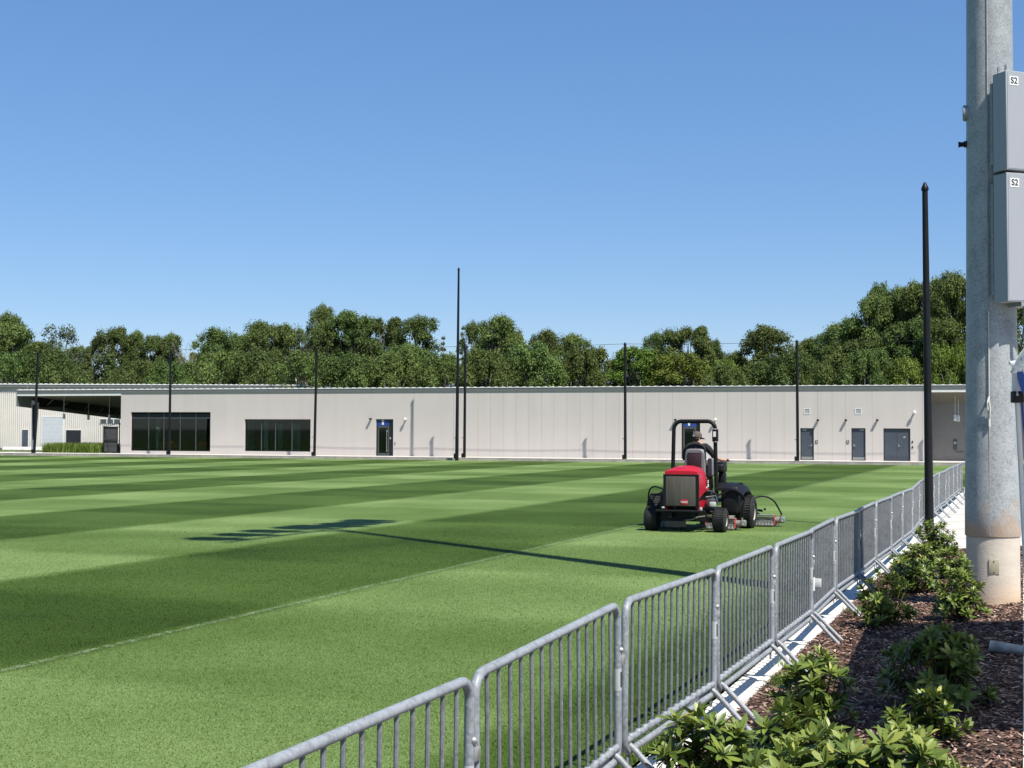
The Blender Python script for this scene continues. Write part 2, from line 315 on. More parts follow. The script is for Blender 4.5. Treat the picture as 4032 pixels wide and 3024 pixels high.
b = MB(); b.quad((-1500,-1500,-.25),(1500,-1500,-.25),(1500,1500,-.25),(-1500,1500,-.25)); 
m_dirt = mat('rough_grass_ground', (.06, .09, .025), .95, var=.4, scale=.5, bump=.4)
tag(b.build('ground', m_dirt, smooth=False), kind='structure')
b = MB(); a0, a1 = fw(-40, -.2), fw(125, -.2); c0, c1 = wp(-60, -3.25), wp(0, -3.25)
# field: left edge far out, right edge the mow strip, far edge the walkway
def isect(P, D_, Q, E_):
    t = ((Q[0]-P[0])*E_[1] - (Q[1]-P[1])*E_[0]) / (D_[0]*E_[1] - D_[1]*E_[0]); return (P[0]+D_[0]*t, P[1]+D_[1]*t, 0)
far_r = isect(fw(0, -.2), FD, wp(0, -3.25), WT)
b.add([fw(-30, -.2), far_r, wp(-70, -3.25), (-160, 60, 0), (-120, -30, 0)], [(0,1,2,3,4)])
tag(b.build('field', m_grass, smooth=False), kind='structure')
b = MB(); D2 = Vector((.3544, .9351)); N2 = Vector((-.9351, .3544))
def pf(u, v, z): p = N2*u + D2*v; return (p.x, p.y, z)
b.quad(pf(8.99, -5, .004), pf(8.99, 103, .004), pf(9.11, 103, .004), pf(9.11, -5, .004))
tag(b.build('touchline', m_line, smooth=False), kind='structure')
b = MB(); 
for k in range(22): b.rbox(-.2, .06, k*2.6-2, k*2.6+.592, -.25, -.02, .006, seg=1, M=Matrix(((FN.x, FD.x, 0, FO.x), (FN.y, FD.y, 0, FO.y), (0,0,1,0), (0,0,0,1))))
tag(b.build('mow_strip', m_kerb), kind='structure')
# planting bed: gently mounded soil sheet
rng = np.random.default_rng(3)
nv, nw = 190, 22; V = []; F = []
for i in range(nv+1):
    for j in range(nw+1):
        v_ = 1 + 27.5*i/nv; w_ = .06 + 2.31*j/nw; V.append(fw(v_, w_, bed_z(w_) + (rng.random()-.5)*.02 - (.02 if j in (0, nw) else 0)))
for i in range(nv):
    for j in range(nw): a = i*(nw+1)+j; F.append((a, a+1, a+nw+2, a+nw+1))
o = np_mesh('planting_bed', np.array(V), np.array(F), m_mulch); tag(o, kind='structure')
# loose chips over it
n = 60000; vv = 1.2 + 27*rng.random(n)**1.15; ww = .08 + (2.24-.006*vv)*rng.random(n)
P = np.array([fw(a, c, bed_z(c) + .006) for a, c in zip(vv, ww)]); P[:,2] += rng.random(n)*.022
ang = rng.random(n)*2*np.pi; ln = .014 + .04*rng.random(n)**2; wd = .004 + .008*rng.random(n)
dx = np.stack([np.cos(ang), np.sin(ang), (rng.random(n)-.5)*.7], 1); dy = np.stack([-np.sin(ang), np.cos(ang), (rng.random(n)-.5)*.9], 1)
A = P - dx*ln[:,None] - dy*wd[:,None]; B = P + dx*ln[:,None] - dy*wd[:,None]*.5; Cc = P + dx*ln[:,None]*.9 + dy*wd[:,None]; Dd = P - dx*ln[:,None]*.8 + dy*wd[:,None]
V = np.stack([A, B, Cc, Dd], 1).reshape(-1, 3); F = np.arange(4*n).reshape(-1, 4)
tag(np_mesh('bark_mulch', V, F, m_chip, attr=rng.random(n)**1.3), 'shredded brown bark mulch spread over the planting bed', 'mulch', kind='stuff')
# pavement
b = MB(); MF = Matrix(((FN.x, FD.x, 0, FO.x), (FN.y, FD.y, 0, FO.y), (0,0,1,0), (0,0,0,1)))
for v0 in np.arange(-2, 28.4, 3.05): 
    v1_ = min(v0+3.04, 28.5)
    for k in range(3):
        a0, a1 = 2.335-.0072*v0+k*3.05, 2.335-.0072*v1_+k*3.05
        b.add([MF @ Vector(p) for p in ((a0,v0,-.2),(a0+3.04,v0,-.2),(a1+3.04,v1_,-.2),(a1,v1_,-.2),(a0,v0,.165),(a0+3.04,v0,.165),(a1+3.04,v1_,.165),(a1,v1_,.165))], [(0,3,2,1),(4,5,6,7),(0,1,5,4),(1,2,6,5),(2,3,7,6),(3,0,4,7)])
for v0 in np.arange(28.51, 88, 3.05):
    x0 = .11
    for k in range(6):
        x1 = x0 + 3.04
        vs = [MF @ Vector(p) for p in ((x0, v0, bed_z(x0)), (x1, v0, bed_z(x1)), (x1, v0+3.04, bed_z(x1)), (x0, v0+3.04, bed_z(x0)))]
        vs[0].z += .003; b.add(vs, [(0,1,2,3)]); x0 = x1 + .01
tag(b.build('pavement', m_concrete, smooth=False), kind='structure')
b = MB(); b.quad(MF @ Vector((.1, 28.4, -.05)), MF @ Vector((20, 28.4, -.05)), MF @ Vector((20, 92, -.05)), MF @ Vector((.1, 92, -.05)))
tag(b.build('pavement_base', m_slabside, smooth=False), kind='structure')
# walkway slab before the building
b = MB(); MW = Matrix(((WT.x, WN.x, 0, W0.x), (WT.y, WN.y, 0, W0.y), (0,0,1,0), (0,0,0,1)))
u = -12.
while u < 76:
    L_ = 3.66; b.box(u, u+L_-.015, -3.25, 2.3, -.2, .195, 1, MW); b.box(u+.002, u+L_-.013, -3.262, 2.3, .196, .2, 0, MW); u += L_
tag(b.build('walkway', [m_concrete, m_slabside], smooth=False), kind='structure')
b = MB(); b.add([wp(-13, -3.3, .06), wp(-60, -3.3, .06), wp(-60, -1.8, .06), wp(-13, -1.8, .06)], [(0,1,2,3)])
b.add([(-50.6,140.3,-.08),(-45.7,141.4,-.08),(-53.6,168,-.08),(-60.5,168,-.08)], [(0,1,2,3)])
tag(b.build('path', m_concrete, smooth=False), kind='structure')

# blades of longer grass at the foot of the barricades, and grass beds by the barn
def blades(name, pts, h, wd, lean, mat_, label, cat='grass'):
    n = len(pts); P = np.array(pts); a = rng.random(n)*2*np.pi; hh = h*(.5+.7*rng.random(n)); l = lean*(rng.random(n))
    side = np.stack([np.cos(a), np.sin(a), np.zeros(n)], 1)*wd*(.6+.6*rng.random(n))[:,None]; d = np.stack([-np.sin(a), np.cos(a), np.zeros(n)], 1)
    mid = P + d*(l*.3*hh)[:,None] + np.array([0,0,1.])*(hh*.6)[:,None]; top = P + d*(l*hh)[:,None] + np.array([0,0,1.])*hh[:,None]
    V = np.stack([P-side, P+side, mid+side*.7, mid-side*.7, top, top+side*.1], 1).reshape(-1,3)
    i = np.arange(n)[:,None]*6; F = np.concatenate([i+np.array([[0,1,2,3]]), i+np.array([[3,2,5,4]])])
    return tag(np_mesh(name, V, F, mat_, attr=np.tile(rng.random(n), 2)), label, cat, kind='stuff')
pts = [fw(1.5+48*random.random()**1.4, -.2-abs(random.gauss(0,.06)), 0) for _ in range(16000)]
blades('grass', pts, .05, .003, .6, m_blade, 'uncut fringe of grass along the foot of the barricades')
n = 640000; rr_ = 6.0 + 30*(1-np.sqrt(1-rng.random(n)))*.999; lat = np.where(rng.random(n) < .62, .5 - .95*rng.random(n), -.4 - .9*(1-np.sqrt(1-rng.random(n))))
Pn = np.stack([rr_*lat, rr_, np.zeros(n)], 1); wl = (Pn[:,0]+2.5)*.9378 - Pn[:,1]*.3471; Pn = Pn[wl < -.2]; n = len(Pn)
an = rng.random(n)*6.283; hh = .006+.010*rng.random(n); wd_ = .0011+.0011*rng.random(n); wd_ *= 1+Pn[:,1]/18
sd = np.stack([np.cos(an), np.sin(an), np.zeros(n)], 1)*wd_[:,None]; ln_ = rng.normal(size=(n,3))*.45; ln_[:,2] = 1; tp = Pn + ln_*hh[:,None]
V = np.stack([Pn-sd, Pn+sd, tp+sd*.35, tp-sd*.35], 1).reshape(-1,3)
tag(np_mesh('turf_blades', V, np.arange(4*n).reshape(-1,4), m_grass), 'short mown grass blades standing on the near part of the field', 'grass', kind='stuff')
pts = []
for cx, cy in ((4.3,17.35),(2.45,12.55),(2.7,13.35),(4.05,9.6),(4.35,9.85),(5.3,12.9)):
    for _ in range(260): pts.append((cx+random.gauss(0,.09), cy+random.gauss(0,.09), .02))
blades('weeds', pts, .09, .004, .9, m_blade, 'small weedy grass tufts coming up through the bark mulch', 'weeds')
pts = []
for _ in range(11000):
    x = random.random(); p = wp(-1.8 - 5.3*x, -.3 + 3.8*random.random()*(1 if x < .75 else .5), .0); pts.append(p)
blades('ornamental_grass', pts, .9, .03, .6, m_blade, 'bright green bed of knee-high ornamental grass beside the dark gate', 'ornamental grass')
pts = [(-58 + 19*random.random(), 117 + 14*random.random(), -.1) for _ in range(14000)]
blades('rough_grass', pts, .28, .04, .7, m_blade, 'patch of rough grass in front of the barn at the left', 'grass')

def wall_weather(m):
    N, L, b = nodes(m); tc = N.new('ShaderNodeTexCoord'); mp = N.new('ShaderNodeMapping'); mp.inputs['Scale'].default_value = (1.1, 1, .12); L.new(tc.outputs['Object'], mp.inputs[0])
    n1 = N.new('ShaderNodeTexNoise'); n1.inputs['Scale'].default_value = 1.3; n1.inputs['Detail'].default_value = 6; L.new(mp.outputs[0], n1.inputs['Vector'])
    mr = N.new('ShaderNodeMapRange'); mr.inputs[1].default_value = .3; mr.inputs[2].default_value = .75; mr.inputs[3].default_value = 1.02; mr.inputs[4].default_value = .955; L.new(n1.outputs['Fac'], mr.inputs[0])
    hs = N.new('ShaderNodeHueSaturation'); L.new(b.inputs['Base Color'].links[0].from_socket, hs.inputs['Color']); L.new(mr.outputs[0], hs.inputs['Value']); L.new(hs.outputs[0], b.inputs['Base Color'])
wall_weather(m_wall); wall_weather(m_slabside)
# ---------------------------------------------------------------- main building (local x along the wall, y inward, z up)
def wall_cells(b, u0, u1, z0, z1, openings, seams, y=0., depth=.16, m=0, ms=1):
    us = sorted(set([u0, u1] + [s+d for s in seams for d in (-.005, .005)] + [o_[i] for o_ in openings for i in (0, 1)])); zs = sorted(set([z0, z1] + [o_[i] for o_ in openings for i in (2, 3)]))
    us = [q for q in us if u0 <= q <= u1]
    for i in range(len(us)-1):
        um = (us[i]+us[i+1])/2; sm = any(abs(um-s) < .005 for s in seams)
        for j in range(len(zs)-1):
            zm = (zs[j]+zs[j+1])/2
            if any(o_[0] < um < o_[1] and o_[2] < zm < o_[3] for o_ in openings): continue
            yy = y + (.012 if sm else 0)
            b.quad((us[i], yy, zs[j]), (us[i+1], yy, zs[j]), (us[i+1], yy, zs[j+1]), (us[i], yy, zs[j+1]), ms if sm else m)
    for (a, c, lo, hi) in openings:
        b.quad((a, y, lo), (a, y+depth, lo), (a, y+depth, hi), (a, y, hi), m); b.quad((c, y, lo), (c, y, hi), (c, y+depth, hi), (c, y+depth, lo), m)
        b.quad((a, y, hi), (a, y+depth, hi), (c, y+depth, hi), (c, y, hi), m); b.quad((a, y, lo), (c, y, lo), (c, y+depth, lo), (a, y+depth, lo), m)
BL = empty('clubhouse_building', (W0.x, W0.y, 0), WROT)
tag(BL, 'long low beige clubhouse with flat grey eave behind the far edge of the field', 'building')
win1 = (.91, 8.04, .41, 3.48); win2 = (11.01, 16.62, .46, 2.93)
d1 = (22.0, 23.41, .2, 2.95); d2 = (45.18, 46.51, .2, 2.93); dA = (53.4, 54.31, .2, 2.38); dB = (56.81, 57.74, .2, 2.39); dC = (58.91, 60.65, .2, 2.38)
v1 = (53.66, 54.05, 3.34, 3.72); v2 = (57.08, 57.46, 3.34, 3.72)
seams = [1.5, 4.4, 11.9, 17.3, 20.3, 24.4, 26.3, 28.2, 29.15, 30.11, 31.08, 32.06, 33.02, 34.0, 34.96, 35.89, 36.87, 37.83, 38.79, 39.76, 40.71, 41.69, 42.64, 43.61, 44.56, 47.48, 48.44, 49.42, 50.39, 51.35, 52.31, 54.57, 55.54, 56.42, 58.18, 61.43]
seams_full = [s for s in seams if s > 28]
b = MB(); wall_cells(b, 0, 61.9, .16, 5.0, [win1, win2, d1, d2, dA, dB, dC, v1, v2], seams_full, depth=.2)
b.quad((0, 0, .16), (0, 0, 5.0), (0, 14, 5.0), (0, 14, .16)); b.quad((61.9, 0, .16), (61.9, 2, .16), (61.9, 2, 5.0), (61.9, 0, 5.0))
b.box(0, 61.9, 11, 11.2, .16, 5, 0)
b.build('wall', [m_wall, m_seam], BL, smooth=False, fix=False)
# recessed bay at the right end
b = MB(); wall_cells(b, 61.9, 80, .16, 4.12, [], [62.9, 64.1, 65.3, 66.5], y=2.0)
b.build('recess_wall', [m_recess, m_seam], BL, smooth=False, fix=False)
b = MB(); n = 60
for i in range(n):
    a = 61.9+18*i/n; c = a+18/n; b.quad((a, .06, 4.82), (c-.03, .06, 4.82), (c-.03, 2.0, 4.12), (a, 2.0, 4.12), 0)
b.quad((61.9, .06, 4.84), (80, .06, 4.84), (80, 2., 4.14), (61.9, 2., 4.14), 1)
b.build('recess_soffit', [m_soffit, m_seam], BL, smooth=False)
# roof: fascia, ribbed standing seams, soffit over the open bay at the left (falls to the back)
b = MB(); b.box(-9.78, 80, -.05, .06, 4.985, 5.25, 0); b.box(-9.80, 80, -.075, .08, 5.252, 5.30, 1)
b.box(-9.78, 0, -.03, .05, 4.80, 4.983, 1); b.box(61.9, 80, -.03, .05, 4.80, 4.983, 1)
b.add([(-9.78, .06, 5.27), (80, .06, 5.27), (80, 16, 4.4), (-9.78, 16, 4.4)], [(0,1,2,3)], 1)
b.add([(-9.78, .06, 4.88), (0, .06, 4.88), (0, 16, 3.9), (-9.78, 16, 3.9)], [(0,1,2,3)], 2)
b.box(-9.83, -9.782, -.04, 16, 3.6, 4.9, 0, Matrix(((1,0,0,0),(0,1,0,0),(0,-.061,1,.35),(0,0,0,1))))
roof = b.build('roof', [m_fascia, m_trim, m_soffit], BL, smooth=False)
b = MB(); u = -9.6
while u < 80: b.prism([(u-.03, 5.301), (u+.03, 5.301), (u+.008, 5.34), (u-.008, 5.34)], -.07, .5); b.prism([(u-.16, 5.301), (u+.16, 5.301), (u+.05, 5.325), (u-.05, 5.325)], -.06, .5); u += .54
b.build('standing_seams', m_trim, roof, smooth=False)
rod = MB(); rod.tube([(0,0,0),(0,0,.42)], .012, 6); rod.ball((0,0,.0), .03, 0, 6)
r0 = None
for u_ in (-9, -5.1, -1.3, 2.6, 6.5, 10.4, 14.2, 18.1, 22.6, 27.9, 32.3, 37.1, 42.2, 47.3, 52.6, 57.7, 60.5, 63.2):
    if r0 is None: r0 = rod.build('lightning_rod', m_silver, roof); q = r0
    else: q = r0.copy(); COL.objects.link(q); q.parent = roof
    q.location = (u_, .25, 5.3)
# tapered rigid frame at the open bay's left edge
b = MB(); sl = -.061
b.prism([(.0+2.3, 4.75), (15.5, 3.86), (15.5, 3.33), (8, 3.75), (5.2, 4.03), (3.0, 3.93), (2.72, 4.05), (2.3, 4.2)], -9.7, -9.5, axis='x')
b.build('eave_beam', m_black, BL, smooth=False)
b = MB(); b.prism([(-9.75, .05), (-9.55, .05), (-9.28, 4.3), (-9.78, 4.5)], 1.9, 2.2); b.build('column', mat('column_grey_paint', (.62, .62, .63), .6), BL, smooth=False)
b = MB(); b.prism([(-9.62, 1.2), (-9.56, 1.2), (-9.27, 4.1), (-9.68, 4.1)], 1.86, 1.89); b.build('column_web', m_black, BL, smooth=False)
for y_ in (3.6, 5.7, 8.9, 11.2, 13.6):
    b = MB(); b.tube([(-9.47, y_, 4.88-.061*y_-.55), (-8.9, y_+.1, 4.86-.061*y_)], .035, 6); b.build('flange_brace', m_seatgrey, BL)
# pendant lamps below the bays
def pendant(label, X, Y, zt, zb):
    o = empty('pendant_lamp', (X, Y, 0)); tag(o, label, 'lamp', 'pendant lamps hanging under the open bays')
    b = MB(); b.tube([(0,0,zt+.1), (0,0,zb+.42)], .018, 6); b.build('stem', m_trim, o)
    b = MB(); b.rbox(-.09, .09, -.09, .09, zb, zb+.42, .03); b.build('lamp_housing', m_trim, o)
pendant('leftmost hanging lamp in the open bay, in front of the garage door', -37.05, 116.8, 4.75, 2.94)
pendant('middle hanging lamp in the open bay, in front of the ribbed barn wall', -36.37, 121.3, 4.45, 2.9)
pendant('hanging lamp in the open bay nearest the beige wall', -33.12, 116.2, 4.79, 2.88)
p = wp(63.52, .8); pendant('longer pale hanging lamp under the right-hand soffit', p[0], p[1], 4.68, 2.9)
p = wp(63.72, 1.3); pendant('shorter grey hanging lamp under the right-hand soffit', p[0], p[1], 4.25, 2.86)
# windows
def window(o_, mull, louv=None, name='window'):
    u0, u1, z0, z1 = o_; y = .14
    b = MB(); t = .06
    b.box(u0, u1, y, y+.06, z1-t, z1); b.box(u0, u1, y, y+.06, z0, z0+t); b.box(u0, u0+t, y, y+.06, z0+t, z1-t); b.box(u1-t, u1, y, y+.06, z0+t, z1-t)
    f = b.build(name, m_darkframe, BL, smooth=False)
    b = MB()
    for m_ in mull: MB().box(m_-.03, m_+.03, y-.005, y+.055, z0+t, z1-t).build('mullion', m_midframe, f, smooth=False)
    if louv: MB().box(u0+t, u1-t, y-.012, y-.006, louv-.05, louv+.03).build('transom', m_midframe, f, smooth=False)
    if louv:
        b = MB(); z = louv+.08
        while z < z1-t-.03: b.box(u0+t, u1-t, y+.015, y+.045, z, z+.035, M=None); z += .095
        b.build('louvre', m_midframe, f, smooth=False)
    b = MB(); b.box(u0+t, u1-t, y+.03, y+.036, z0+t, (louv-.05) if louv else z1-t); b.build('pane', m_glass, f, smooth=False)
window(win1, (2.46, 3.83, 5.29, 6.68), 3.03); window(win2, (12.4, 13.6, 15.0), None)
for (u0, u1) in ((.3, 9.0), (10.2, 17.6), (21, 25), (44, 48)):
    b = MB(); b.box(u0, u1, .22, 5.2, .17, .2, 0); b.box(u0, u1, 5.2, 5.3, .2, 3.6, 0); b.box(u0-.1, u0, .22, 5.2, .2, 3.6, 0); b.box(u1, u1+.1, .22, 5.2, .2, 3.6, 0); b.box(u0, u1, .22, 5.2, 3.6, 3.7, 0)
    b.build('interior_room', m_room, BL, smooth=False)
for (a_, c_, y0, y1, zz) in ((12.52, 12.86, .32, .38, 2.85), (11.12, 11.2, .3, 1.2, 2.85), (13.8, 14.3, 2.5, 2.56, 2.6), (13.05, 13.45, 1.6, 1.66, 2.6), (14.5, 14.8, 2.0, 2.06, 2.6), (2.9, 3.15, .5, .75, 3.0)): MB().box(a_, c_, y0, y1, .21, zz).build('interior_partition', m_roompale, BL, smooth=False)
def roomchair(u, d, label, rz=0):
    o = empty('lounge_chair', wp(u, d, .2), WROT+rz); tag(o, label, 'chair')
    b = MB(); b.rbox(-.36, .36, -.33, .3, .3, .5, .08); b.build('seat', m_redchair, o)
    b = MB(); b.rbox(-.38, .38, .22, .36, .45, 1.0, .07); b.rbox(-.42, -.33, -.3, .3, .35, .68, .04); b.rbox(.33, .42, -.3, .3, .35, .68, .04); b.build('backrest', m_redchair, o)
    for x, y in ((-.3,-.25),(.3,-.25),(-.3,.25),(.3,.25)): b = MB(); b.tube([(x,y,0),(x,y,.31)], .02, 6); b.build('leg', m_silver, o)
roomchair(3.3, 1.3, 'low red chair seen through the left part of the louvred window', .4); roomchair(3.95, 1.35, 'low red chair directly left of the net pole, behind the louvred window', 2.9); roomchair(6.8, 1.4, 'taller red chair behind the right panes of the louvred window', 3.3)
# doors
def entrance(o_, kind):
    u0, u1, z0, z1 = o_; y = .12; b = MB(); lx1 = u0+1.04
    b.box(u0, u0+.1, y, y+.08, z0, z1); b.box(u0+.1, u1, y, y+.08, z1-.05, z1); b.box(lx1, u1, y+.01, y+.06, z0, z1-.05)
    e = b.build('entrance', m_darkframe, BL, smooth=False)
    b = MB(); b.box(u0+.1, lx1, y-.01, y+.05, 2.47, z1-.05); b.box(u0+.1, lx1, y-.012, y-.01, 2.68, z1-.05, 1); sg = b.build('sign_band', [m_blue, mat('navy_sign_upper' + kind, (.012, .03, .13), .4)], e, smooth=False)
    b = MB(); cx = u0+.53     # white crest: small square ring over a bowl on a foot
    b.box(cx-.09, cx-.045, y-.02, y-.013, 2.72, z1-.06); b.box(cx+.045, cx+.09, y-.02, y-.013, 2.72, z1-.06); b.box(cx-.045, cx+.045, y-.02, y-.013, z1-.1, z1-.06)
    b.prism([(cx-.095, 2.71), (cx+.095, 2.71), (cx+.06, 2.6), (cx+.09, 2.53), (cx-.09, 2.53), (cx-.06, 2.6)], y-.021, y-.013); b.build('crest', m_white, sg, smooth=False)
    b = MB(); b.box(u0+.12, u0+.22, y-.01, y+.04, z0+.01, 2.46); b.box(lx1-.12, lx1-.01, y-.01, y+.04, z0+.01, 2.46); b.box(u0+.22, lx1-.12, y-.01, y+.04, 2.32, 2.46); b.box(u0+.22, lx1-.12, y-.01, y+.04, z0+.01, z0+.22)
    d = b.build('door', m_midframe, e, smooth=False)
    b = MB(); b.box(u0+.22, lx1-.12, y+.01, y+.016, z0+.22, 2.32); b.build('door_glass', m_glass, d, smooth=False)
    b = MB(); b.tube([(lx1-.17, y-.08, z0+.3), (lx1-.17, y-.08, z0+1.95)], .018, 8); b.tube([(lx1-.17, y-.08, z0+.4), (lx1-.1, y-.01, z0+.4)], .012, 6); b.tube([(lx1-.17, y-.08, z0+1.85), (lx1-.1, y-.01, z0+1.85)], .012, 6); b.build('handle', m_silver, d)
    b = MB(); b.box(lx1+.05, lx1+.13, y-.005, y+.008, 1.45, 1.6); b.build('card_reader', m_sticker, e)
entrance(d1, 'a'); entrance(d2, 'b')
def steel_door(o_, hinge, closer, kick=True, double=False):
    u0, u1, z0, z1 = o_; y = .09; b = MB(); t = .05
    b.box(u0, u0+t, y, y+.08, z0, z1); b.box(u1-t, u1, y, y+.08, z0, z1); b.box(u0+t, u1-t, y, y+.08, z1-t, z1)
    fr = b.build('door_frame', m_darkframe, BL, smooth=False)
    leafs = [(u0+t+.005, (u0+u1)/2-.006), ((u0+u1)/2+.006, u1-t-.005)] if double else [(u0+t+.005, u1-t-.005)]
    for i, (a, c) in enumerate(leafs):
        b = MB(); b.box(a, c, y+.02, y+.06, z0+.02, z1-t-.005); d = b.build('door', m_door, fr, smooth=False)
        if kick: b = MB(); b.box(a+.02, c-.02, y+.012, y+.018, z0+.04, z0+.23); b.build('kick_plate', m_steelplate, d, smooth=False)
        if not double or i == 1:
            hx = c-.1 if hinge == 'l' else a+.1; s_ = -1 if hinge == 'l' else 1
            b = MB(); b.rbox(hx-.025, hx+.025, y-.0, y+.018, z0+.95, z0+1.12, .006); b.tube([(hx, y-.01, z0+1.0), (hx, y-.05, z0+1.0), (hx+s_*.14, y-.05, z0+1.0)], .012, 8); b.build('handle', m_silver, d)
        if closer: b = MB(); b.rbox(closer-.14, closer+.14, y-.03, y+.018, z1-.16, z1-.08, .01); b.build('door_closer', m_steelplate, d)
    return fr
steel_door(dA, 'l', 53.68); steel_door(dB, 'r', 57.5); fr = steel_door(dC, 'r', None, False, True)
b = MB(); b.box(60.2, 60.33, .105, .109, 1.78, 1.82); b.build('label_plate', m_white, fr)
b = MB()
for (u0, u1, z0, z1) in (v1, v2):
    b.box(u0-.03, u1+.03, -.02, .03, z1-.03, z1+.02); b.box(u0-.03, u1+.03, -.02, .03, z0-.02, z0+.03); b.box(u0-.03, u0+.03, -.02, .03, z0+.03, z1-.03); b.box(u1-.03, u1+.03, -.02, .03, z0+.03, z1-.03)
    for k in range(4):
        z = z0+.05+k*.075; b.add([(u0+.03, -.01, z), (u1-.03, -.01, z), (u1-.03, .05, z+.055), (u0+.03, .05, z+.055)], [(0,1,2,3)])
    f = b.build('air_vent', m_trim, BL, smooth=False); b = MB(); b.box(u0, u1, .06, .07, z0, z1); b.build('vent_backing', m_darkframe, f, smooth=False); b = MB()
# small wall things
def wall_lamp(u, z, label):
    o = empty('wall_lamp', wp(u, 0, z), WROT); tag(o, label, 'lamp', 'small dark downlights on the beige wall')
    b = MB(); b.rbox(-.08, .08, -.3, -.06, -.05, .06, .015); b.rbox(-.05, .05, -.1, -.003, -.04, .04, .01); b.build('lamp_housing', m_black, o)
    b = MB(); b.box(-.06, .06, -.28, -.1, -.058, -.051); b.build('lens', m_sticker, o)
wall_lamp(21.63, 2.96, 'small dark wall lamp left of the glass door with the blue band')
wall_lamp(44.79, 2.93, 'small dark wall lamp left of the roll bar of the mower')
wall_lamp(54.6, 2.92, 'small dark wall lamp above and right of the first grey door from the net pole')
wall_lamp(56.46, 2.92, 'small dark wall lamp above and left of the middle single grey door')
wall_lamp(58.52, 2.93, 'small dark wall lamp above and left of the grey double doors')
def camera_dome(u, z, label, big=1.):
    o = empty('security_camera', wp(u, 0, z), WROT); tag(o, label, 'camera', 'white camera housings on the beige wall')
    b = MB(); b.rbox(-.06, .06, -.24, -.003, -.03, .05, .02); b.build('bracket', m_white, o)
    b = MB(); b.ball((0, -.27, .0), .105*big, 0, 12); b.build('housing', m_white, o)
camera_dome(24.45, 2.95, 'round white security camera right of the left glass door')
camera_dome(47.61, 2.95, 'white camera housing just above the right corner of the mower roll bar')
camera_dome(60.93, 3.45, 'white camera on the wall above the grey double doors', 1.1)
def plate(name, u, z, w_, h, m_, label, cat, d=0., group=None):
    o = MB().rbox(-w_/2, w_/2, -.045, -.003, -h/2, h/2, .008).build(name, m_); o.location = wp(u, d, z); o.rotation_euler = (0,0,WROT); tag(o, label, cat, group); return o
plate('intercom', 23.57, 1.14, .08, .16, m_seatgrey, 'small grey intercom on the wall right of the left glass door', 'intercom')
for u_, lab in ((54.5, 'small dark square sign right of the first grey door from the net pole'), (56.58, 'small dark square sign left of the middle single grey door')):
    o = plate('door_sign', u_, 1.46, .17, .2, m_midframe, lab, 'sign'); b = MB(); b.ball((-.01, -.047, .04), .018, 0, 8, (1,.2,1)); b.box(-.03, .01, -.05, -.046, -.05, .02); b.box(.02, .04, -.05, -.046, -.06, -.02); b.build('symbol', m_white, o)
plate('wall_switch', 60.79, 1.49, .09, .12, m_darkframe, 'upper dark switch box right of the grey double doors', 'switch box'); plate('wall_switch', 60.79, 1.13, .09, .13, m_darkframe, 'lower dark switch box right of the grey double doors', 'switch box')
o = plate('electrical_box', 63.5, 1.3, .22, .7, m_midframe, 'dark electrical box with a small conduit box in the shaded bay at the right', 'electrical box', 2.0)
b = MB(); b.tube([(0,-.03,-.35),(.05,-.03,-.5),(.4,-.03,-.52)], .02, 6); b.rbox(.33,.5,-.08,-.01,-.58,-.44,.01); b.build('conduit', m_seatgrey, o)
b = MB(); b.box(-.08, .08, -.052, -.046, .05, .2); b.build('meter_window', m_sticker, o)

# ---------------------------------------------------------------- dark screened gate at the left end
G_ = empty('screened_gate', wp(-1.58, -.02, .2), WROT); tag(G_, 'dark screened metal gate between the tall grass and the beige wall', 'gate')
b = MB(); b.box(0,.06,-.03,.03,0,2.2); b.box(1.46,1.52,-.03,.03,0,2.45); b.box(1.28,1.33,-.02,.02,.05,2.1); b.box(.06,1.46,-.025,.025,2.06,2.12); b.box(.06,1.46,-.025,.025,.95,1.0); b.box(.06,1.46,-.025,.025,.05,.1); b.build('gate_frame', m_black, G_, smooth=False)
b = MB(); b.box(.06,1.28,.03,.04,.1,2.06); b.build('screen_panel', mat('dark_mesh_screen', (.055,.055,.055), .8), G_, smooth=False)
b = MB(); b.tube([(.06,-.03,2.1),(1.5,-.03,2.4)], .02, 6); b.tube([(.12,-.035,2.0),(.6,-.035,.1)], .012, 6); b.tube([(.1,-.035,1.02),(1.45,-.035,1.14)], .015, 6); b.build('brace', m_black, G_)

# ---------------------------------------------------------------- barn behind
BN = empty('barn', (-62, 170, 0)); tag(BN, 'large pale ribbed metal barn behind the left end of the clubhouse', 'barn')
b = MB(); x = -22.; vs = []
while x < 39:
    for dx_, y_ in ((0,0),(.05,-.10),(.13,-.10),(.18,0)): vs.append((x+dx_, y_))
    x += .25
n = len(vs); b.add([(p[0], p[1], -.3) for p in vs] + [(p[0], p[1], 7.1) for p in vs], [(i, i+1, n+i+1, n+i) for i in range(n-1)])
b.build('siding_wall', m_siding, BN, smooth=False, fix=False)
b = MB(); b.box(-22, 38.8, -.4, .3, 7.04, 7.36, 0); b.box(-22, 38.75, -.45, .3, 7.362, 7.45, 1); b.prism([(38.8, 7.04), (40.7, 7.04), (40.7, 7.14), (38.8, 7.5)], -.42, .3, 1); b.add([(-22,.3,7.45),(38.8,.3,7.45),(38.8,20,7.6),(-22,20,7.6)], [(0,1,2,3)], 1)
rf = b.build('roof', [m_fascia, m_trim], BN, smooth=False)
b = MB(); x = -22
while x < 38.6: b.prism([(x-.10, 7.451), (x+.10, 7.451), (x+.03, 7.51), (x-.03, 7.51)], -.44, .4); x += .62
b.build('standing_seams', m_trim, rf, smooth=False)
for x, h in ((34.4, 1.5), (35.15, 1.0)): b = MB(); b.tube([(x,5,7.5),(x,5,7.5+h)], .14, 10); b.build('vent_pipe', m_trim, rf)
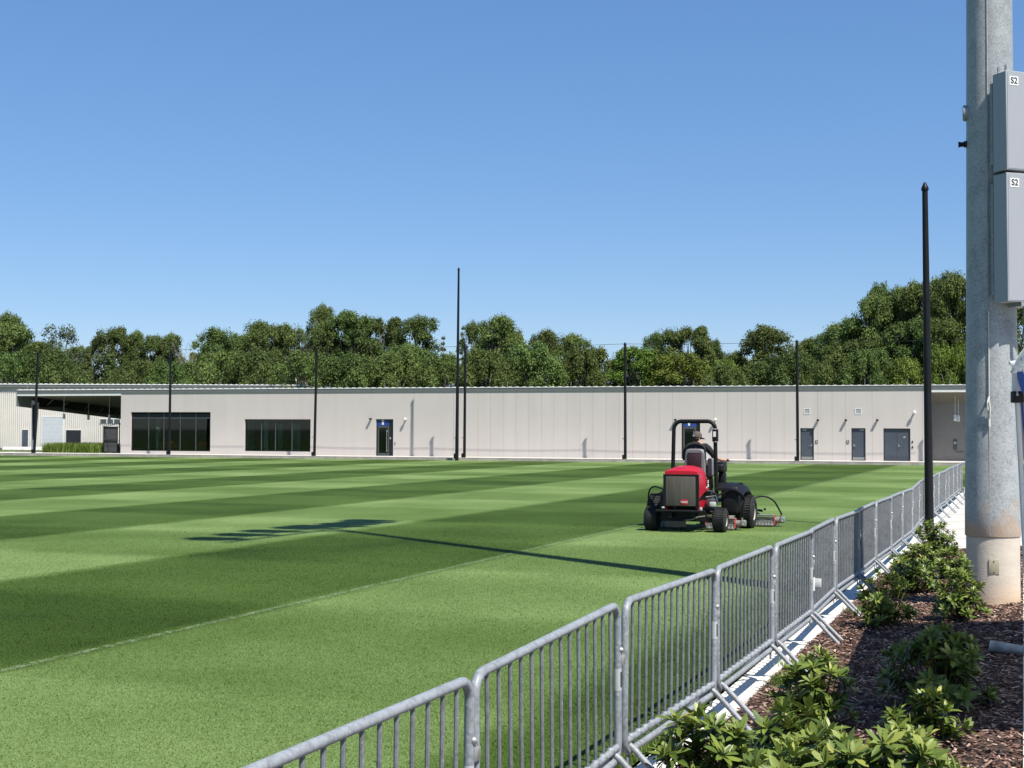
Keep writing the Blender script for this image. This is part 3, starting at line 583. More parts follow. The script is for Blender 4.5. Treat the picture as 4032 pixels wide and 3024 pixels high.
m_fascia2 = mat('pale_groove', (.40, .43, .44), .6)
def framed(x0, x1, z0, z1, m_, name, mull=()):
    b = MB(); t = .06; y = -.14
    b.box(x0-t, x0, y, .0, z0, z1+t); b.box(x1, x1+t, y, .0, z0, z1+t); b.box(x0, x1, y, .0, z1, z1+t)
    for q in mull: b.box(q-.05, q+.05, y, -.115, z0, z1)
    f = b.build(name, m_trim, BN, smooth=False); b = MB(); b.box(x0, x1, -.115, -.108, z0, z1); b.build('door_leaf' if 'door' in name else 'pane', m_, f, smooth=False); return f
framed(3.1, 3.85, -.14, 1.93, m_door, 'door'); g = framed(5.5, 8.0, -.18, 3.49, m_garage, 'garage_door')
b = MB()
for k in range(1, 8): b.box(5.5, 8.0, -.12, -.1165, -.18+k*.46, -.18+k*.46+.02)
b.build('panel_line', m_fascia2, g, smooth=False)
framed(8.4, 10.2, -.1, 1.92, m_darkframe, 'window'); framed(12.5, 14.9, 2.73, 3.24, m_midframe, 'window', (13.3, 14.1))

# ---------------------------------------------------------------- net poles and their cable
def net_pole(X, Y, tx_, tz, label, r0=.105, r1=.085, name='net_pole', extra=True, seg=16):
    if extra and tz < 10: X += .075; Y += .24; tx_ += .075
    o = empty(name, (X, Y, 0)); tag(o, label, 'pole', 'black net poles round the field')
    b = MB(); lean = tx_ - X; b.tube([(0,0,-.05), (lean*.5,0,tz*.5), (lean,0,tz)], [r0,(r0+r1)/2,r1], seg); b.build('shaft', m_black, o)
    b = MB(); b.lathe([(r1*1.25, 0), (r1*1.4, .04), (r1*1.1, .09), (r1*.6, .16), (.02, .19)], 14, 0, Matrix.Translation((lean,0,tz-.02))); b.build('cap', m_black, o)
    if extra:
        b = MB(); b.rbox(-.22, -.1, -.06, .06, .15, .5, .02); b.ball((-.16,0,1.6), .04, 0, 8); b.build('winch', m_black, o)
    return o
net_pole(-37.88, 111.66, -37.70, 8.15, 'black net pole nearest the left edge, in front of the open bay')
net_pole(-26.31, 108.01, -26.27, 8.2, 'black net pole crossing the louvred window')
net_pole(-14.68, 104.35, -14.57, 8.15, 'black net pole right beside the plain dark window')
net_pole(-3.89, 100.08, -3.82, 13.55, 'tallest thin black pole at the middle of the far touchline', .13, .07)
net_pole(-3.46, 100.82, -3.43, 8.1, 'shorter black net pole standing right against the tallest one')
net_pole(7.76, 97.28, 7.735, 8.1, 'black net pole standing alone before the plain panelled wall')
net_pole(18.95, 93.75, 18.90, 8.1, 'black net pole left of the three grey metal doors')
p8 = wp(64.9, -3.0); net_pole(p8[0], p8[1], p8[0], 8.1, 'black net pole hidden behind the big galvanized light pole')
b = MB(); pp = [(-37.70,111.66,8.2),(-26.27,108.01,8.25),(-14.57,104.35,8.2),(-3.43,100.82,8.15),(7.735,97.28,8.15),(18.90,93.75,8.15),(p8[0],p8[1],8.15)]
for a, c in zip(pp[:-1], pp[1:]):
    pts = [Vector(a).lerp(Vector(c), t/12) + Vector((0,0,-.09*4*(t/12)*(1-t/12))) for t in range(13)]; b.tube(pts, .014, 6)
tag(b.build('net_cable', m_black), 'thin black cable slung between the tops of the far net poles', 'cable')
near = net_pole(9.36, 31.7, 9.30, 7.68, 'thick black pole close by, rising behind the green shrubs at the right', .10, .062, extra=False, seg=24)

# ---------------------------------------------------------------- galvanized light pole, footing, cabinets
PX, PY = 5.95, 17.5
LP = empty('light_pole', (PX, PY, 0)); tag(LP, 'huge galvanized steel light pole on a round concrete footing at the right', 'light pole')
b = MB(); b.lathe([(.318, -.1), (.318, .3), (.316, .95)], 64); ft = b.build('footing', m_footing, LP)
vd = Vector((-.322, -.947, 0)); lf = Vector((-.947, .322, 0))
def on_pole(sn, r, z): c = math.sqrt(1-sn*sn); return (vd*c + lf*sn)*r + Vector((0,0,z))
c_ = on_pole(-.035, .318, .6); rz_ = math.atan2(c_.y, c_.x)+math.pi/2
b = MB(); b.rbox(-.06, .06, -.006, .012, -.09, .09, .003, M=Matrix.Translation(c_) @ Matrix.Rotation(rz_, 4, 'Z'))
for z_ in (-.066, .066): b.ball(Matrix.Translation(c_) @ Matrix.Rotation(rz_, 4, 'Z') @ Vector((0,-.008,z_)), .008, 1, 6)
b.build('cover_plate', [m_beige, m_cabdark], ft)
b = MB(); b.lathe([(.326, .955), (.331, .965), (.329, 1.3), (.30, 3.5), (.272, 7.7), (.2, 15), (.13, 25.4)], 72); sh = b.build('shaft', m_galvpole, LP)
b = MB(); b.tube([on_pole(.1, .327-.0143*.6*k*.0 - (.329-.13)/24*0 - .0085*k*.86, .97+k) for k in range(24)], .006, 6); b.build('weld_seam', mat('rusty_weld', (.40, .36, .31), .7, var=.4, scale=3), sh)
b = MB(); Ml = Matrix.Translation(on_pole(.99, .27, 6.22)) @ Matrix.Rotation(math.atan2(lf.y, lf.x), 4, 'Z') @ Matrix.Rotation(R(90), 4, 'Y')
b.lathe([(.1, -.03), (.1, .045), (.085, .055)], 20, 0, Ml); b.build('hand_hole', m_galv, LP)
Ml = Matrix.Translation(on_pole(.99, .28, 5.83)) @ Matrix.Rotation(math.atan2(lf.y, lf.x), 4, 'Z') @ Matrix.Rotation(R(90), 4, 'Y')
b = MB(); b.lathe([(.042, -.03), (.042, .03), (.03, .035), (.03, .075), (.036, .08), (.036, .1)], 14, 0, Ml); b.build('cable_gland', m_black, LP)
b = MB(); q0 = on_pole(.1, .34, 3.75); b.tube([on_pole(.1, .322, 3.72), on_pole(.1, .322, 3.0), on_pole(.1, .33, 2.6)], .006, 6)
b.tube([on_pole(.1, .33, 2.66), on_pole(.14, .365, 2.6), on_pole(.13, .36, 2.5), on_pole(.08, .352, 2.42), on_pole(.06, .36, 2.52), on_pole(.09, .37, 2.6)], .012, 8); b.tube([on_pole(.1, .34, 2.45), on_pole(.09, .342, 2.3)], .014, 8); b.build('pull_rope', m_rope, LP)
# floodlights above the frame: they cast the spiky shadow on the turf
b = MB(); A_ = Vector((3.6-PX, 14.6-PY, 25.0)); B_ = Vector((6.4-PX, 21.1-PY, 25.0)); b.tube([A_, B_], .07, 10); b.tube([A_+Vector((0,0,-.9)), B_+Vector((0,0,-.9))], .07, 10); mid = (A_+B_)/2; b.tube([mid, (0,0,25)], .07, 8); b.tube([mid+Vector((0,0,-.9)), (0,0,24.1)], .07, 8); b.build('crossarm', m_galv, LP)
sh_pts = [(-5.94,28.71),(-5.58,29.83),(-5.22,30.88),(-4.72,31.94),(-4.45,32.45),(-3.99,32.56),(-3.84,33.26),(-3.49,33.91),(-3.47,34.57)]
lamp = None
for i, (x, y) in enumerate(sh_pts):
    if lamp is None:
        b = MB(); Ml = Matrix.Rotation(R(-4), 4, 'Z') @ Matrix.Rotation(R(-82), 4, 'Y')
        b.lathe([(.03, -.75), (.14, -.62), (.36, -.15), (.43, .2), (.40, .45), (.22, .62), (.05, .72)], 20, 0, Ml); b.rbox(-.07,.07,-.07,.07,-.1,.9,.02); lamp = b.build('floodlight', m_galv, LP); q = lamp
    else: q = lamp.copy(); COL.objects.link(q); q.parent = LP
    h_ = 25.0 - (.9 if i % 2 else 0); q.location = (x + h_/1.5*.5755 - PX, y - h_/1.5*.8178 - PY, h_)
# two stacked control cabinets hung on the pole
CR = math.atan2(.33, .943)
def cabinet(z0, z1, label, top):
    o = empty('control_cabinet', (5.933, 16.87, z0), CR); tag(o, label, 'cabinet', 'grey control cabinets on the light pole'); h = z1-z0
    b = MB(); b.rbox(0, .95, 0, .25, 0, h, .006, seg=1); c = b.build('housing', m_cabinet, o)
    b = MB(); b.box(.018, .932, -.004, .0, .018, h-.018); b.build('door', m_cabinet, o, smooth=False)
    b = MB(); b.box(.0, .95, .255, .30, .1, h-.1); b.build('mounting_rail', m_galv, o, smooth=False)
    b = MB(); b.box(.045, .175, -.0075, -.0055, h-.175, h-.065); lab = b.build('sticker', m_white, o, smooth=False)
    text('S2', .105, m_ink, lab, Matrix.Translation((.11, -.009, h-.12)) @ Matrix.Rotation(R(90), 4, 'X'))
    if top:
        for x, y in ((.02, .04), (-.0, .15)):
            b = MB(); b.box(x, x+.03, y, y+.012, h-.02, h+.075); b.box(x+.004, x+.026, y-.004, y, h+.03, h+.085); b.build('hanger_tab', m_galv, o)
    return o
cabinet(5.39, 6.59, 'upper grey control cabinet hung on the light pole, its sticker lower-edge above the gap', True)
cb = cabinet(3.80, 5.355, 'lower, taller grey control cabinet hung on the light pole', False)
b = MB(); b.box(.2, .5, .0, .25, -.05, -.002); b.tube([(.34,.1,-.03),(.34,.1,-.35),(.34,.14,-.42)], .03, 10); b.build('conduit', m_galv, cb)

# ---------------------------------------------------------------- crowd control barricades
def round_rect(x0, x1, z0, z1, r, k=5):
    p = []
    for cx, cz, a0 in ((x1-r, z1-r, 90), (x1-r, z0+r, 0), (x0+r, z0+r, -90), (x0+r, z1-r, -180)):
        for i in range(k+1): a = R(a0 - 90*i/k); p.append((cx+r*math.cos(a), 0, cz+r*math.sin(a)))
    return p
PL = 2.275
def make_barricade():
    o = empty('barricade', (0,0,0))
    tag(o, 'x', 'barricade', 'galvanized crowd barricades along the field')
    b = MB(); b.tube(round_rect(.024, PL-.024, .255, 1.168, .10), .0235, 14, closed=True); b.build('frame', m_galv, o)
    b = MB(); b.tube([(.05, 0, .325), (PL-.05, 0, .325)], .0215, 12)
    n = 14
    for i in range(n):
        x = .024+(PL-.048)*(i+1)/(n+1); b.ball((x, 0, .335), .026, 0, 8, (1.3,1,.9))
    b.build('lower_rail', m_galv, o)
    for i in range(n):
        x = .024+(PL-.048)*(i+1)/(n+1); b = MB(); b.tube([(x, 0, .33), (x, 0, 1.16)], .0108, 8, cap=False); b.build('bar', m_galvbar, o)
    for x in (.11, PL-.11):
        b = MB(); b.tube([(x, -.31, .0), (x, -.035, .275), (x, 0, .30), (x, .035, .275), (x, .31, .0)], .0205, 10); b.rbox(x-.03, x+.03, -.004, .004, .17, .3, .003); b.build('foot', m_galv, o)
    b = MB(); b.tube([(PL-.024, 0, .87), (PL+.01, -.012, .90), (PL+.035, -.012, .87), (PL+.035, -.012, .80)], .008, 8); b.rbox(PL-.01, PL+.055, -.026, .026, .80, .86, .004); b.ball((PL-.024, -.022, .9), .017, 0, 8); b.build('hook', m_silver, o)
    b = MB(); b.lathe([(.0242, -.065), (.0242, .065)], 14, 0, Matrix.Translation((PL-.024, 0, .725)));  st = b.build('sticker', m_sticker, o)
    b = MB()
    for k in range(3):
        a = -.5 + .28*k; b.box(PL-.024+.0244*math.sin(a)-.002, PL-.024+.0244*math.sin(a)+.002, -.0244*math.cos(a)-.001, -.0244*math.cos(a)+.001, .68, .77)
    b.build('print_lines', m_ink, st)
    return o
J = [(-1.0,4.17)]; offs = [-.01,.015,.09,.12,.12,.06,.077,.066,.08,.06,.05,.01]
for k in range(20): z = 6.35+2.176*k; J.append((.37*z-2.5+(offs[k] if k < 12 else random.uniform(-.02,.03)), z))
ordn = ['nearest', 'second', 'third', 'fourth', 'fifth', 'sixth', 'seventh', 'eighth', 'ninth', 'tenth', 'eleventh', 'twelfth', 'thirteenth', 'fourteenth', 'fifteenth', 'sixteenth', 'seventeenth', 'eighteenth', 'nineteenth', 'twentieth']
ZO = [0, 0, .064, .048, .046, .03, .02, 0, 0, -.015, -.03, -.05] + [-.01]*10
bar0 = make_barricade(); bars = []
for k in range(20):
    o = bar0 if k == 0 else copy_tree(bar0)
    a, c = J[k], J[k+1]; o.location = (a[0], a[1], -.02 + ZO[k]); o.rotation_euler = (random.uniform(-.012,.012), -math.atan2(ZO[k+1]-ZO[k], PL), math.atan2(c[1]-a[1], c[0]-a[0]))
    o['label'] = ('nearest galvanized barricade, only its top rail and upper bars in view' if k == 0 else '%s galvanized barricade from the camera in the row along the field' % ordn[k] if k < 19 else 'farthest galvanized barricade of the row along the field'); bars.append(o)
e_ = J[-1]
for k in range(2):
    o = copy_tree(bar0); o.location = (e_[0]+.05+k*2.29*.94, e_[1]+.1-k*2.29*.35, 0.0); o.rotation_euler = (0, 0, math.atan2(-.35, .94)); o['label'] = ('barricade turning right across the pavement at the far end of the row', 'barricade beyond the turned one, hidden behind the light pole')[k]
# wrap of white tape on one post
b = MB(); b.lathe([(.03, -.07), (.031, 0), (.03, .07)], 14); b.rbox(.02, .1, -.004, .004, -.03, .06, .003, M=Matrix.Rotation(R(-30), 4, 'Z')); tp = b.build('tape_wrap', m_white); tp.location = (J[5][0]-.0, J[5][1]-.02, .62); tag(tp, 'white tape wrapped round a barricade post with one loose end', 'tape')

# ---------------------------------------------------------------- pop-up canopy at the right edge
TA, TB = Vector((5.17, 14.6)), Vector((3.36, 8.9)); TD = (TA-TB).normalized(); TNn = Vector((TD.y, -TD.x)); C1 = TA + TNn*3; C0 = TB + TNn*3
TN = empty('canopy_tent', (TB.x, TB.y, .1)); tag(TN, 'white pop-up canopy with blue valance at the right edge, one slanting leg in view', 'canopy')
def lt(p, z): return Vector((p[0]-TB.x, p[1]-TB.y, z-.1))
ze = 2.93; pk = (TA+TB+C1+C0)/4
p1 = (TB+C0)/2 + TD*1.5; p2 = (TA+C1)/2 - TD*1.5
b = MB()
for a, c, d in ((TB, TA, (p1, p2)), (C1, C0, (p2, p1))): b.add([lt(a, ze), lt(c, ze), lt(d[1], 3.5), lt(d[0], 3.5)], [(0,1,2,3)])
b.add([lt(TA, ze), lt(C1, ze), lt(p2, 3.5)], [(0,1,2)]); b.add([lt(C0, ze), lt(TB, ze), lt(p1, 3.5)], [(0,1,2)]); b.build('roof_cloth', m_tent, TN, smooth=False)
def valance(a, c, m_, name, drop=.3, n=60):
    b = MB(); vs = []; dd = (c-a); nn = Vector((dd.y, -dd.x)).normalized()
    for i in range(n+1):
        p = a + dd*i/n; off = nn*(.015*math.sin(i*1.9)+.01*math.sin(i*.7)); vs += [lt(p, ze+.01), lt(p+off, ze-drop*.5), lt(p+off*2.2, ze-drop-(.02*math.sin(i*1.3)))]
    b.add(vs, [(3*i+j, 3*i+3+j, 3*i+4+j, 3*i+1+j) for i in range(n) for j in range(2)]); return b.build(name, m_, TN)
valance(TB, TA+(TB-TA)*.22, m_tent, 'valance', .12); valance(TA, C1, m_tent, 'valance'); valance(C1, C0, m_tentblue, 'valance'); valance(C0, TB, m_tent, 'valance')
# gathered corner of cloth at the far left leg
b = MB(); b.tube([lt(TA, ze+.02)+Vector((-.02,0,0)), lt(TA, ze-.0)+Vector((.12,.02,.03)), lt(TA, ze)+Vector((.5,-.1,.06))], [.02,.035,.03], 10)
for k in range(6): b.tube([lt(TA, ze-.07-.045*k)+Vector((.04,0,0)), lt(TA, ze-.06-.045*k)+Vector((.5,-.1,.0))], .016, 8)
b.build('gathered_cloth', m_tent, TN)
b = MB(); fl = [(.005,2.94),(.035,2.95),(.085,2.82),(.115,2.64),(.065,2.64),(.035,2.72),(.015,2.80)]
b.prism([(lt(TA,0).x+x, z-.1) for x, z in fl], lt(TA,0).y-.13, lt(TA,0).y-.118); b.build('corner_flap', m_tentblue, TN, smooth=False)
for i, (p, q) in enumerate(((TA, TA+Vector((.13,0))), (TB, TB+Vector((.1,-.05))), (C1, C1), (C0, C0))):
    b = MB(); M_ = lt(p, 2.62); N_ = lt(q, .1); dv = (N_-M_); b.tube([M_+Vector((.055,0,0)), N_+Vector((.035,0,0))], .028, 4 if i > 9 else 8); lg = b.build('leg', m_white, TN)
    if i == 0:
        b = MB(); b.tube([M_+Vector((.085,-.03,.0)), M_.lerp(N_, .25)+Vector((.1,-.04,0)), M_.lerp(N_, .5)+Vector((.075,-.035,0))], .010, 6); b.build('strap', m_tentblue, lg)
        b = MB(); b.rbox(M_.x-.0, M_.x+.11, M_.y-.05, M_.y+.05, M_.z-.08, M_.z+.04, .01); b.build('corner_bracket', m_black, lg)
b = MB()
for a, c in ((TB, TA), (TA, C1), (C1, C0), (C0, TB)): b.tube([lt(a, 2.86), lt(c, 2.86)], .014, 6)
b.build('roof_frame', m_white, TN)

# cut pipe lying on the mulch
b = MB(); P0 = Vector((4.56, 13.5, .20)); P1 = Vector((5.25, 13.05, .16)); d_ = (P1-P0)
b.tube([P0, P0+d_*.3, P0+d_*.7, P1], [.058,.05,.054,.052], 18, cap=False); b.tube([P0+d_*.01, P1], [.048,.046], 18, cap=False); tag(b.build('pipe', m_pipe), 'scuffed grey plastic pipe end poking over the shaded mulch at the right edge', 'pipe')

# ---------------------------------------------------------------- leathery-leaved shrubs
LT = np.array([0, .22, .5, .8, 1.]); LW = np.array([.025, .11, .16, .125, .012])
leafV = []; 
for t, w_ in zip(LT, LW): leafV += [(t, -w_, .05*(w_/.16) - .13*t*t), (t, 0, -.13*t*t), (t, w_, .05*(w_/.16) - .13*t*t)]
leafV = np.array(leafV); leafF = np.array([(3*i+j, 3*i+3+j, 3*i+4+j, 3*i+1+j) for i in range(4) for j in range(2)])
def shrub(loc, w_, h_, n, seed, label, ls=.085, lowleaf=.5, name='shrub'):
    rg = np.random.default_rng(seed); o = empty(name, loc, 0); tag(o, label, 'shrub', 'evergreen shrubs in the mulch bed'); VV = []; TT = []; st = MB()
    for i in range(n):
        th = rg.random()*2*np.pi; u_ = rg.random(); el = np.arccos(1-.98*u_); rr = .72+.33*rg.random() if rg.random() > .25 else .35+.35*rg.random()
        tip = np.array([np.cos(th)*np.sin(el)*w_/2*rr, np.sin(th)*np.sin(el)*w_/2*rr, h_*(.12+.88*np.cos(el)*rr) ]); base = np.array([rg.normal(0,.02), rg.normal(0,.02), 0.])
        mid = (tip+base)/2*np.array([1.15,1.15,.75]); st.tube([base, mid, tip], [.008,.006,.0035], 5)
        ax = np.array([tip[0]*1.3, tip[1]*1.3, .35+.5*tip[2]]) + rg.normal(0,.12,3); ax /= np.linalg.norm(ax)
        e1 = np.cross(ax, [0,0,1.]) if abs(ax[2]) < .95 else np.cross(ax, [1.,0,0]); e1 /= np.linalg.norm(e1); e2 = np.cross(ax, e1)
        for ring, (m, ang, off) in enumerate(((4, 1.0, .012), (8, .5, 0.), (6, .02, -.03))):
            if ring == 2 and rg.random() > lowleaf+.3: continue
            for k in range(m):
                a = 2*np.pi*(k+ring*.4)/m + rg.normal(0,.15); el2 = ang + rg.normal(0,.18); L_ = ls*(.75+.5*rg.random())*(.72 if ring == 0 else 1.)
                d = (e1*np.cos(a)+e2*np.sin(a))*np.cos(el2) + ax*np.sin(el2); s_ = -e1*np.sin(a)+e2*np.cos(a); nn = np.cross(d, s_)
                if nn @ ax < 0: nn = -nn
                Mx = np.stack([d, s_, nn], 0); lv = leafV.copy(); lv[:,2] *= rg.uniform(-.6, 2.2); lv[:,1] *= rg.uniform(.8,1.15); lv[:,1] += lv[:,0]**2*rg.normal(0,.06)
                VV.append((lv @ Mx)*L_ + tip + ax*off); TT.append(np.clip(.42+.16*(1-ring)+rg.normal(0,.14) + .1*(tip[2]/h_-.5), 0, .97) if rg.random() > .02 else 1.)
    m = len(VV); V = np.concatenate(VV); F = (leafF[None]+(np.arange(m)*15)[:,None,None]).reshape(-1,4)
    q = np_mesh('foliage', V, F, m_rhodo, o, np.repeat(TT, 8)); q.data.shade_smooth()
    st.build('stems', mat('shrub_stem', (.12, .085, .04), .8) if 'shrub_stem' not in MATS else MATS['shrub_stem'], o); return o
def bz(x, y): w_ = (x+2.5)*.9378 - y*.3471; return bed_z(w_)
SH = [(4.22,16.05,.68,.62,62,'rounded shrub in the sunny middle of the bed, left of the light pole footing'),
 (5.45,19.2,.64,.52,56,'shrub behind the rounded one, midway between the barricades and the light pole'),
 (7.45,24.9,.78,.66,80,'farthest tall shrub, at the foot of the thick black pole'),
 (6.3,22.0,.80,.46,54,'low wide shrub against the barricades, in front of the thick black pole'),
 (5.10,16.1,.60,.64,64,'shrub right of the rounded one, touching the concrete footing of the light pole'),
 (6.5,20.9,.5,.42,44,'small shrub half hidden on the left behind the light pole footing'),
 (2.26,10.55,.54,.58,50,'upright open shrub by the barricade feet, at the left of the canopy shadow'),
 (3.32,11.1,.80,.60,80,'dark shrub standing wholly in the canopy shadow'),
 (2.86,9.75,.5,.34,28,'sparse low shrub at the near edge of the canopy shadow'),
 (1.12,8.2,.66,.60,50,'leftmost shrub at the bottom edge, against the second barricade'),
 (1.68,8.45,.62,.60,46,'loose shrub just right of the one against the second barricade'),
 (1.42,7.5,.6,.48,44,'shrub at the bottom edge between the leftmost and the large bright one'),
 (1.98,7.45,.82,.58,92,'large bright shrub nearest to the camera at the bottom right'),
 (1.78,8.0,.5,.45,36,'small shrub filling in at the left of the large bright one')]
for i, (x, y, w_, h_, n, lab) in enumerate(SH): shrub((x, y, bz(x, y)), w_, h_, n, 40+i, lab, .115 if y < 9 else .105 if y < 12 else .09)
shrub((18.6, 51.5, .1), 1.2, 1.1, 60, 90, 'low far shrub seen between the light pole and the canopy leg', .16)

# ---------------------------------------------------------------- ride-on reel mower (local x right, y forward)
MX, MY, MR = 3.87, 31.4, R(-20.24)
MO = empty('ride_on_mower', (MX, MY, 0), MR); tag(MO, 'red ride-on reel mower with black roll bar, cutting the turf', 'mower')
def loft(secs, m_, name, parent, m=0):      # secs: list of (y, [(x,z)...]) with equal counts
    b = MB(); n = len(secs[0][1]); vs = [(x, y, z) for y, s in secs for x, z in s]
    fs = [(i*n+k, i*n+(k+1) % n, (i+1)*n+(k+1) % n, (i+1)*n+k) for i in range(len(secs)-1) for k in range(n)]; fs += [tuple(range(n)), tuple((len(secs)-1)*n+k for k in range(n))]
    b.add(vs, fs); o = b.build(name, m_, parent); return o
def hoodsec(wb, wt, zb, zt, cr): return [(-wb, zb), (-wb, zt-.15), (-wb+.03, zt-.09), (-wt, zt-.015), (-wt*.5, zt+cr), (0, zt+cr*1.1), (wt*.5, zt+cr), (wt, zt-.015), (wb-.03, zt-.09), (wb, zt-.15), (wb, zb)]
hood = loft([(-.47, hoodsec(.395,.365,1.262,1.345,.0)), (-.41, hoodsec(.39,.35,.98,1.365,.012)), (-.15, hoodsec(.375,.30,.97,1.395,.03)), (.1, hoodsec(.375,.285,.96,1.425,.025)), (.35, hoodsec(.365,.27,.95,1.40,.02)), (.62, hoodsec(.34,.24,.93,1.25,.02)), (.75, hoodsec(.3,.22,.92,1.1,.0))], m_red, 'hood', MO)
b = MB(); b.box(-.12, .03, -.30, -.26, 1.4, 1.4045, M=None); b.build('vent_slot', m_maroon, hood, smooth=False)
b = MB()
for s in (1,): b.prism([(-.44,1.0),(.75,.93),(.5,.86),(.2,.86),(-.25,.76),(-.42,.70)], s*.362, s*.376, axis='x')
b.build('side_panel', m_red, MO, smooth=False)
b = MB(); b.prism([(-.44,1.0),(.75,.93),(.5,.86),(.2,.86),(-.25,.76),(-.42,.70)], -.376, -.362, axis='x'); b.build('side_panel', m_red, MO, smooth=False)
b = MB()
for s in (-1, 1): b.prism([(-.42,.66),(.1,.69),(.4,.68),(.42,.55),(.1,.53),(-.2,.52),(-.42,.46)], min(s*.35, s*.37), max(s*.35, s*.37), axis='x')
b.build('lower_panel', m_red, MO, smooth=False)
for i, (y, z, h, m_) in enumerate(((.50, 1.02, .16, m_white), (.36, 1.0, .04, m_white))):
    b = MB(); b.box(.3765, .379, y, y+.12, z-.06, z-.06+h*.45); b.box(.3765, .379, y+.01, y+.1, z-.06+h*.55, z-.06+h); b.build('decal', m_, MO, smooth=False)
b = MB(); b.rbox(-.345, .345, -.44, -.1, .6, 1.25, .02); b.box(-.34, .34, -.1, .8, .55, .95); b.build('engine_bay', m_blackplastic, MO)
b = MB(); b.box(-.395, -.345, -.485, -.43, .56, 1.27); b.box(.325, .395, -.485, -.43, .53, 1.27); b.box(-.345, .325, -.48, -.43, 1.228, 1.27); b.build('screen_frame', m_blackplastic, MO, smooth=False)
b = MB(); b.rbox(-.345, .325, -.492, -.455, .575, 1.225, .02); b.add([(.325,-.49,.6),(.35,-.46,.545),(.35,-.46,1.2),(.325,-.49,1.2)], [(0,1,2,3)]); scr = b.build('radiator_screen', m_grille, MO)
b = MB(); b.rbox(.005, .15, -.498, -.4925, .61, .72, .004); bd = b.build('badge', m_red, scr)
text('TORO', .058, m_white, bd, Matrix.Translation((.0775, -.5, .665)) @ Matrix.Rotation(R(90), 4, 'X'))
# chassis
b = MB(); b.tube([(-.55,-.52,.47),(.55,-.52,.47)], .03, 10); b.box(-.5,.5,-.2,-.12,.24,.42); b.box(-.3,-.22,-.4,2.1,.32,.44); b.box(.22,.3,-.4,2.1,.32,.44); b.box(-.62,.62,-.06,.06,.22,.32); b.box(-.85,.85,1.52,1.66,.28,.42); b.box(-.28,.28,.2,1.4,.38,.6)
b.tube([(-.6,.0,.27),(.0,-.1,.3),(.6,.0,.27)], .035, 8); b.build('chassis', m_black, MO)
b = MB(); b.box(-.33,.12,-.53,-.50,.13,.25); b.build('counterweight', m_darkframe, MO, smooth=False)
b = MB(); b.tube([(.05,-.3,.26),(.2,-.32,.28),(.35,-.32,.34),(.5,-.3,.36)], .014, 8); b.build('steering_rod', m_greymotor, MO)
for q in ((-.42,-.36,-.54,-.5,.52,.56),(.42,.47,-.5,-.44,.46,.56),(.55,.68,-.1,.0,.56,.66)): MB().rbox(*q, .01).build('lamp_bracket', m_sticker, MO)
b = MB(); b.rbox(-.55,.55,.85,2.05,.6,.67,.03); b.build('foot_platform', m_blackplastic, MO)
b = MB()
b.tube([(.38,.3,.9),(.5,.5,.86),(.55,.8,.75)], .02, 8); b.tube([(.4,.2,.75),(.6,.3,.78),(.66,.3,.6)], .018, 8); b.rbox(.42,.6,.15,.4,.52,.72,.03); b.tube([(.45,.6,.5),(.45,.6,.85)], .05, 10); b.build('engine_parts', m_midframe, MO)
# tanks and fenders
b = MB(); b.rbox(.62,1.02,.75,1.25,.36,.98,.07,seg=3); b.build('hydraulic_tank', m_blackplastic, MO); b = MB(); b.rbox(-.80,-.55,.75,1.25,.40,.86,.07,seg=3); b.build('fuel_tank', m_blackplastic, MO)
for s in (-1, 1):
    secs = []; kx = 1 if s > 0 else .62
    for y, zt in ((.72,.93),(.95,1.02),(1.3,1.045),(1.6,1.02),(1.85,.92),(2.0,.78)):
        secs.append((y, [(s*.48,zt-.06),(s*.5,zt),(s*.8*(.3+.7*kx),zt+.005),(s*.98*kx,zt-.02),(s*1.09*kx,zt-.09),(s*1.13*kx,zt-.19),(s*1.10*kx,zt-.20),(s*.96*kx,zt-.07),(s*.78*(.3+.7*kx),zt-.05)]))
    loft(secs, m_blackplastic, 'fender', MO)
b = MB(); b.rbox(.90,1.02,1.25,1.35,.99,1.045,.015); b.build('fuel_cap', m_black, MO)
# wheels
def wheel(x, y, r, w_, s):
    M_ = Matrix.Translation((x, y, r)) @ Matrix.Rotation(R(90)*s, 4, 'Y')
    b = MB(); h = w_/2; seg = 56; prof = [(r*.52,-h*.8),(r*.6,-h*.98),(r*.82,-h),(r*.95,-h*.86),(r*.985,-h*.6),(r,-h*.2),(r,h*.2),(r*.985,h*.6),(r*.95,h*.86),(r*.82,h),(r*.6,h*.98),(r*.52,h*.8)]
    b.lathe(prof, seg, 0, M_)
    for k in range(40):
        a = 2*math.pi*k/40; Mk = M_ @ Matrix.Rotation(a, 4, 'Z'); b.box(r*.985, r*1.035, -r*.03, r*.03, -h*.82, h*.82, 0, Mk @ Matrix.Rotation(.10*(1 if k % 2 else -1)*0+.09, 4, 'X'))
    t = b.build('tyre', m_rubber, MO)
    b = MB(); b.lathe([(r*.53, h*.35),(r*.53,h*.86),(r*.49,h*.9),(r*.46,h*.6),(r*.16,h*.5),(r*.15,h*.72),(r*.02,h*.75)], 32, 0, M_); b.build('rim', m_cream, t)
wheel(-.77,0,.262,.29,-1); wheel(.77,0,.262,.29,1); wheel(-1.04,1.58,.37,.40,-1); wheel(1.04,1.58,.37,.40,1)
b = MB(); b.tube([(-.65,0,.26),(.65,0,.26)], .04, 8); b.build('axle', m_black, MO)
